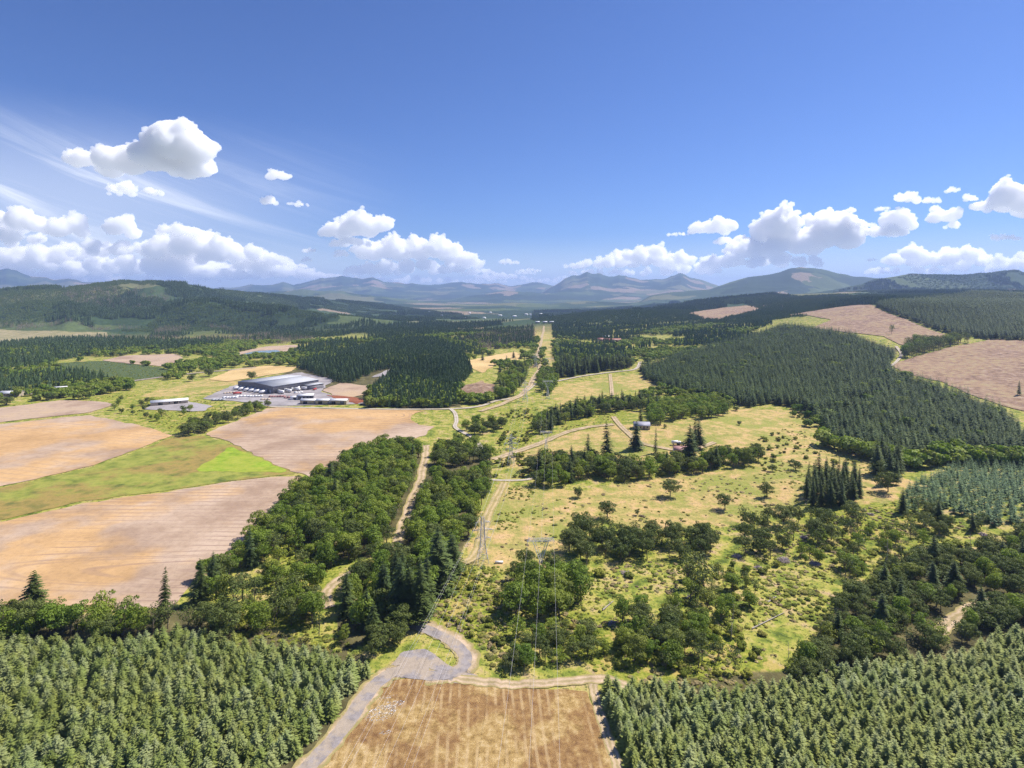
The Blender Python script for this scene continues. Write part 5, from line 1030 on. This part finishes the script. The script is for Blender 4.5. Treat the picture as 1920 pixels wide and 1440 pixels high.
def stick_pile(px, py, R_, hgt, label, seed):
    g = np.random.RandomState(seed); A = Acc()
    for i in range(150):
        a = g.uniform(0, 2*PI); r = R_*math.sqrt(g.rand())*.75; c = np.array([math.cos(a)*r, math.sin(a)*r, hgt*(1-(r/R_)**1.3)*g.uniform(.1, 1)])
        d = unit(np.array([math.cos(a)*1.2+g.normal()*.6, math.sin(a)*1.2+g.normal()*.6, g.normal()*.4+.1])); L = R_*g.uniform(.25, .75)
        bar(A, c-d*L/2, c+d*L/2, g.uniform(.03, .10), 4)
    o = link('slash_pile', A.mesh('slash_pile', [M_SL])); o.location = at(px, py); tag(o, label, 'brush pile', 'slash piles on the rough slope')
for i, (px, py, R_, lb) in enumerate(((1470,1052,3.2,'large star shaped pile of grey branches left of the reddish bank'),(1529,1058,2.8,'round branch pile right of the large star shaped one'),(1175,1077,2.6,'purplish branch pile below the oak grove'),(1382,1044,2.4,'branch pile under the spindly trees'),(1601,970,1.8,'small branch pile at the top of the bright slope, left one'),(1633,965,1.8,'small branch pile at the top of the bright slope, right one'),(1553,992,2.0,'branch pile beside the tall stumps'),(1508,1008,2.2,'branch pile at the foot of the ragged trees'),(1615,1013,1.7,'low branch pile in the middle of the bright slope'),(1731,1032,2.6,'branch pile left of the single dark fir'),(1808,1036,2.6,'branch pile at the edge of the oak wood'),(1843,1003,2.2,'farthest branch pile, near the right edge'),(1422,1066,2.0,'branch pile on the rough ground below the row'),(1380,1085,1.6,'small scattered branch pile beside the tall thin oaks'),(1883,1232,1.8,'branch pile in the lower right gap'),(1148,1170,2.0,'branch pile half hidden in the thicket'))):
    stick_pile(px, py, R_, R_*.5, lb, 500+i)
def log(pa, pb, r, label, lift=.3, mat=None):
    a = np.array(at(*pa)); b = np.array(at(*pb)); A = Acc(); m = (a+b)/2; n = 6; t = np.linspace(0, 1, n)[:, None]; p = (a*(1-t)+b*t)-a+np.array([0, 0, lift])
    A.tube(p, np.linspace(r, r*.5, n), 7)
    for k in (1, 3, 4): bar(A, p[k], p[k]+np.array([.5, .9, 1.0])*(1 if k % 2 else -.8)*np.array([1, 1, 1 if k % 2 else -1]), r*.25)
    o = link('fallen_log', A.mesh('fallen_log', [mat or M_DW])); o.location = a; tag(o, label, 'log', 'fallen logs')
log((1262,1142), (1306,1108), .45, 'long pale fallen log beside the tall thin oaks'); log((1545,1262), (1590,1240), .35, 'fallen trunk beside the lower right plantation'); log((1500,1040), (1520,1028), .3, 'short fallen log above the reddish bank')
log((1130,1145), (1150,1128), .28, 'thin pale log in the brush right of the maples'); log((1410,1180), (1470,1150), .25, 'thin fallen log on the rough slope'); log((1440,1130), (1455,1120), .3, 'short grey log on the rough slope'); log((690,1180), (640,1150), .3, 'pale log in the bright clearing')
# white trough near the nearest pylon
t = empty('water_trough', at(936, 1056), 0); tag(t, 'white trough on the grass right of the nearest pylon', 'trough'); A = Acc(); box(A, -1.7, 1.7, -.45, .45, .1, .75); part('tub', A, M_WH, t); A = Acc(); box(A, -1.75, 1.75, -.5, .5, .76, .86); part('rim', A, M_WH, t)
for i, (px, py, rx, ry, lb) in enumerate(((714,1338,4.2,3.2,'large patch of white rubble in the brown field'),(735,1322,3.4,1.6,'oblong patch of white rubble behind the large one'),(722,1308,3.4,.6,'thin streak of white rubble, farthest up the brown field'),(724,1374,1.6,.7,'tiny patch of white rubble, nearest in the brown field'))):
    g = np.random.RandomState(700+i); A = Acc(); n = int(60*rx*ry)
    for _ in range(n):
        a = g.uniform(0, 2*PI); q = math.sqrt(g.rand()); c = np.array([math.cos(a)*q*rx, math.sin(a)*q*ry+.25*math.cos(a)*q*rx, 0]); w_ = g.uniform(.08, .26)
        v = g.normal(size=(6, 3)); v = unit(v)*w_*np.array([1.4, 1, .5]); A.add(v+c, np.array([(0, 1, 2), (0, 2, 3), (0, 3, 4), (0, 4, 1), (5, 2, 1), (5, 3, 2), (5, 4, 3), (5, 1, 4)]), .5)
    o = link('rubble_patch', A.mesh('rubble_patch', [M_LM])); o.location = at(px, py, .08); tag(o, lb, 'rubble', 'white rubble patches', )
# ---------------------------------------------------------------- clouds: closed billows of thick white vapour, far out and high up
m = bpy.data.materials.new('cloud_vapour'); m.use_nodes = True; nt = m.node_tree; nt.nodes.remove(nt.nodes['Principled BSDF'])
v = nt.nodes.new('ShaderNodeVolumeScatter'); v.inputs['Color'].default_value = (1, 1, 1, 1); v.inputs['Density'].default_value = .0060; v.inputs['Anisotropy'].default_value = .3
nt.links.new(v.outputs[0], nt.nodes['Material Output'].inputs['Volume']); CM = m
TX2 = bpy.data.textures.new('billow', 'CLOUDS'); TX2.noise_scale = 300; TX2.noise_depth = 3
TX3 = bpy.data.textures.new('wisp', 'CLOUDS'); TX3.noise_scale = 85; TX3.noise_depth = 3
TX4 = bpy.data.textures.new('crumb', 'CLOUDS'); TX4.noise_scale = 36; TX4.noise_depth = 2
def ico(sub):
    import bmesh
    b = bmesh.new(); bmesh.ops.create_icosphere(b, subdivisions=sub, radius=1); r = (np.array([v.co[:] for v in b.verts]), np.array([[v.index for v in f.verts] for f in b.faces])); b.free(); return r
ICO = {1: ico(1), 2: ico(2)}
def cloud(label, D, puffs, seed=0, group=None, vox=.75, disp=1.0):
    g = np.random.RandomState(seed+len(puffs)*7); s = D/FPX; A = Acc(); cx = np.mean([p[0] for p in puffs]); cy = np.mean([p[1] for p in puffs])
    org = np.array([(cx-960)*s, D, CAMZ+(HOR-cy)*s])
    for px, py, rx, ry in puffs:
        nb = int(np.clip(2.2*rx/ry*1.6+2, 3, 20))
        for i in range(nb):
            f = (i+.5)/nb*2-1; X = px+f*rx*.85+g.uniform(-.1, .1)*rx; env = math.sqrt(max(.05, 1-f*f)); r = ry*g.uniform(.5, .75)*(.45+.55*env)
            Y = py+ry*.55-r*.8-g.uniform(0, .55)*ry*env
            c0 = np.array([(X-960)*s, D+g.uniform(-.9, .9)*min(rx, 60)*s*.7, CAMZ+(HOR-Y)*s]); balls = [(c0, r*s)]
            for _ in range(14):
                d = unit(g.normal(size=3)); d[2] = abs(d[2])*.9-.25; r1 = r*s*g.uniform(.22, .48); c1 = c0+unit(d)*r*s*g.uniform(.7, 1.0); balls.append((c1, r1))
                for _ in range(5):
                    d = unit(g.normal(size=3)); d[2] = abs(d[2])-.2; balls.append((c1+unit(d)*r1*g.uniform(.8, 1.1), r1*g.uniform(.25, .5)))
            for c, q in balls:
                V, F = ICO[2 if q > r*s*.5 else 1]; A.add(V*np.array([q*1.12, q*1.12, q*.88])+c-org, F, .5)
    me = mesh_np('cloud', np.concatenate(A.v), np.concatenate(A.f), np.concatenate(A.n), [CM])
    o = link('cloud', me); o.location = org; tag(o, label, 'cloud', group)
    r = o.modifiers.new('merge', 'REMESH'); r.mode = 'VOXEL'; r.voxel_size = vox*s
    for t, st in ((TX2, 3.2), (TX3, 2.0), (TX4, .9)):
        d = o.modifiers.new('billow', 'DISPLACE'); d.texture = t; d.texture_coords = 'LOCAL'; d.strength = st*s*disp; d.mid_level = .5
    return o
cloud('large white cumulus highest at the upper left', 27500, [(145,298,30,20),(190,305,50,26),(255,308,75,42),(325,295,60,60),(365,318,26,40)], 3)
cloud('flat greyish cloud just under the largest upper left cumulus', 30500, [(245,358,60,13)], 4)
cloud('small white puff alone left of centre, upper one', 28000, [(522,330,22,14)], 5); cloud('small white puff alone left of centre, lower one', 28000, [(503,379,15,13)], 6); cloud('thin flat cloudlet right of the lower small puff', 28000, [(560,384,20,6)], 7)
cloud('wide heaped cloud at the left edge', 29000, [(-60,430,70,30),(50,425,70,30),(120,430,40,30),(20,450,60,20)], 8)
cloud('round white tower cloud beside the wide left heap', 29500, [(230,432,22,28),(205,470,50,22),(180,462,22,16)], 9)
cloud('small greyish cloud above the broad left bank', 29500, [(335,435,40,14),(360,440,25,14)], 10)
cloud('broad white bank left of centre', 30500, [(300,470,60,26),(370,470,90,34),(440,482,70,28),(510,490,28,20)], 11)
cloud('low grey and white bank along the left horizon', 31500, [(-100,500,120,28),(60,495,110,28),(180,505,90,24),(290,505,90,22),(90,520,160,18),(400,515,120,18),(550,515,70,14),(260,526,180,12),(20,476,60,20),(620,522,60,10),(340,505,90,30),(480,500,80,24),(130,480,60,24),(-40,520,120,24),(700,528,80,8)], 12, vox=1.4)
cloud('bright round cumulus left of centre above the mountains', 29000, [(632,438,30,20),(665,425,42,42),(700,425,28,34),(650,455,45,14)], 13)
cloud('long heaped cumulus over the central mountains', 31000, [(700,475,36,28),(735,470,40,34),(790,475,60,28),(832,468,30,28),(872,490,32,28),(770,505,120,18),(700,510,60,14),(900,512,40,9)], 14)
cloud('low thin bank behind the central mountains', 32000, [(760,528,170,10),(930,520,50,9),(560,500,24,6)], 15, vox=1.4)
for i, (px, py, rx, ry, lb) in enumerate(((581,470,14,7,'tiny cloudlet left of the long heaped cumulus, upper'),(576,488,10,7,'tiny cloudlet left of the long heaped cumulus, lower'),(639,478,16,9,'small puff under the bright round cumulus'),(955,492,22,8,'small ragged cloud right of the long heaped cumulus'),(985,512,22,5,'low thin cloudlet right of centre'),(1357,453,17,12,'small puff under the oval cloud on the right'),(1270,440,24,5,'thin wisp left of the oval cloud on the right'),(1655,393,13,6,'tiny cloudlet left of the upper right pair'),(1597,395,8,9,'tiny upright puff above the right hand cumulus'),(1785,358,12,7,'tiny cloudlet near the upper right corner, higher'),(1822,373,15,9,'small cloudlet near the upper right corner, lower'),(1885,447,22,9,'small cloud low at the right edge'),(1634,488,9,4,'tiny dot of cloud above the green ridge'))): cloud(lb, 29000, [(px, py, rx, ry)], 20+i)
cloud('thin broken low band over the centre of the horizon', 33000, [(900,528,60,7),(960,522,50,7),(1020,528,60,6),(1080,522,50,7),(990,508,30,5)], 39, vox=1.0)
cloud('low wide heaped cloud right of centre', 31000, [(1105,498,50,12),(1160,492,50,20),(1205,480,50,26),(1250,490,50,22),(1160,512,110,10),(1290,508,60,16)], 40)
cloud('white oval cloud above the low right heap', 29000, [(1338,428,44,22),(1310,434,22,12)], 41)
cloud('largest right hand cumulus with several towers', 30000, [(1360,495,60,20),(1400,470,45,34),(1460,440,32,45),(1490,460,60,38),(1550,445,45,50),(1580,440,26,36),(1450,492,100,18)], 42)
cloud('ragged cumulus right of the largest one', 29500, [(1605,425,30,12),(1640,437,36,14),(1690,418,32,28),(1670,436,40,14)], 43)
cloud('small flat cumulus high on the right', 29000, [(1703,375,30,14),(1745,378,15,9)], 44); cloud('broken puffs between the right hand cumuli', 29500, [(1770,408,26,20),(1755,395,16,10),(1786,425,12,10)], 45)
cloud('bright cumulus cut by the right edge', 29000, [(1842,390,26,15),(1880,380,30,34),(1920,390,40,32),(1985,390,50,30)], 46)
cloud('low heaped bank over the green right ridge', 31000, [(1655,510,30,9),(1700,488,40,22),(1735,490,50,20),(1790,485,50,26),(1850,490,60,20),(1930,497,70,18),(2050,495,90,24),(1760,508,130,12)], 47)
# ---------------------------------------------------------------- the air
zmin = float(min(v.co.z for v in list(ground.data.vertices)[::7])) if 0 else -140.0
import bmesh
hb = bmesh.new(); bmesh.ops.create_cube(hb, size=1); S = 48800; TOP = 640.0
for v_ in hb.verts: v_.co = Vector((v_.co.x*S, v_.co.y*S, (TOP if v_.co.z > 0 else zmin)))
hm = bpy.data.meshes.new('haze'); hb.to_mesh(hm); hb.free()
m = bpy.data.materials.new('haze_air'); m.use_nodes = True; nt = m.node_tree; nt.nodes.remove(nt.nodes['Principled BSDF'])
v = nt.nodes.new('ShaderNodeVolumePrincipled'); v.inputs['Color'].default_value = (.40, .55, .95, 1); v.inputs['Density'].default_value = 6.2e-5; v.inputs['Anisotropy'].default_value = .2
nt.links.new(v.outputs[0], nt.nodes['Material Output'].inputs['Volume']); hm.materials.append(m)
tag(link('haze', hm), 'pale blue haze filling the valley air', None, None, 'stuff')
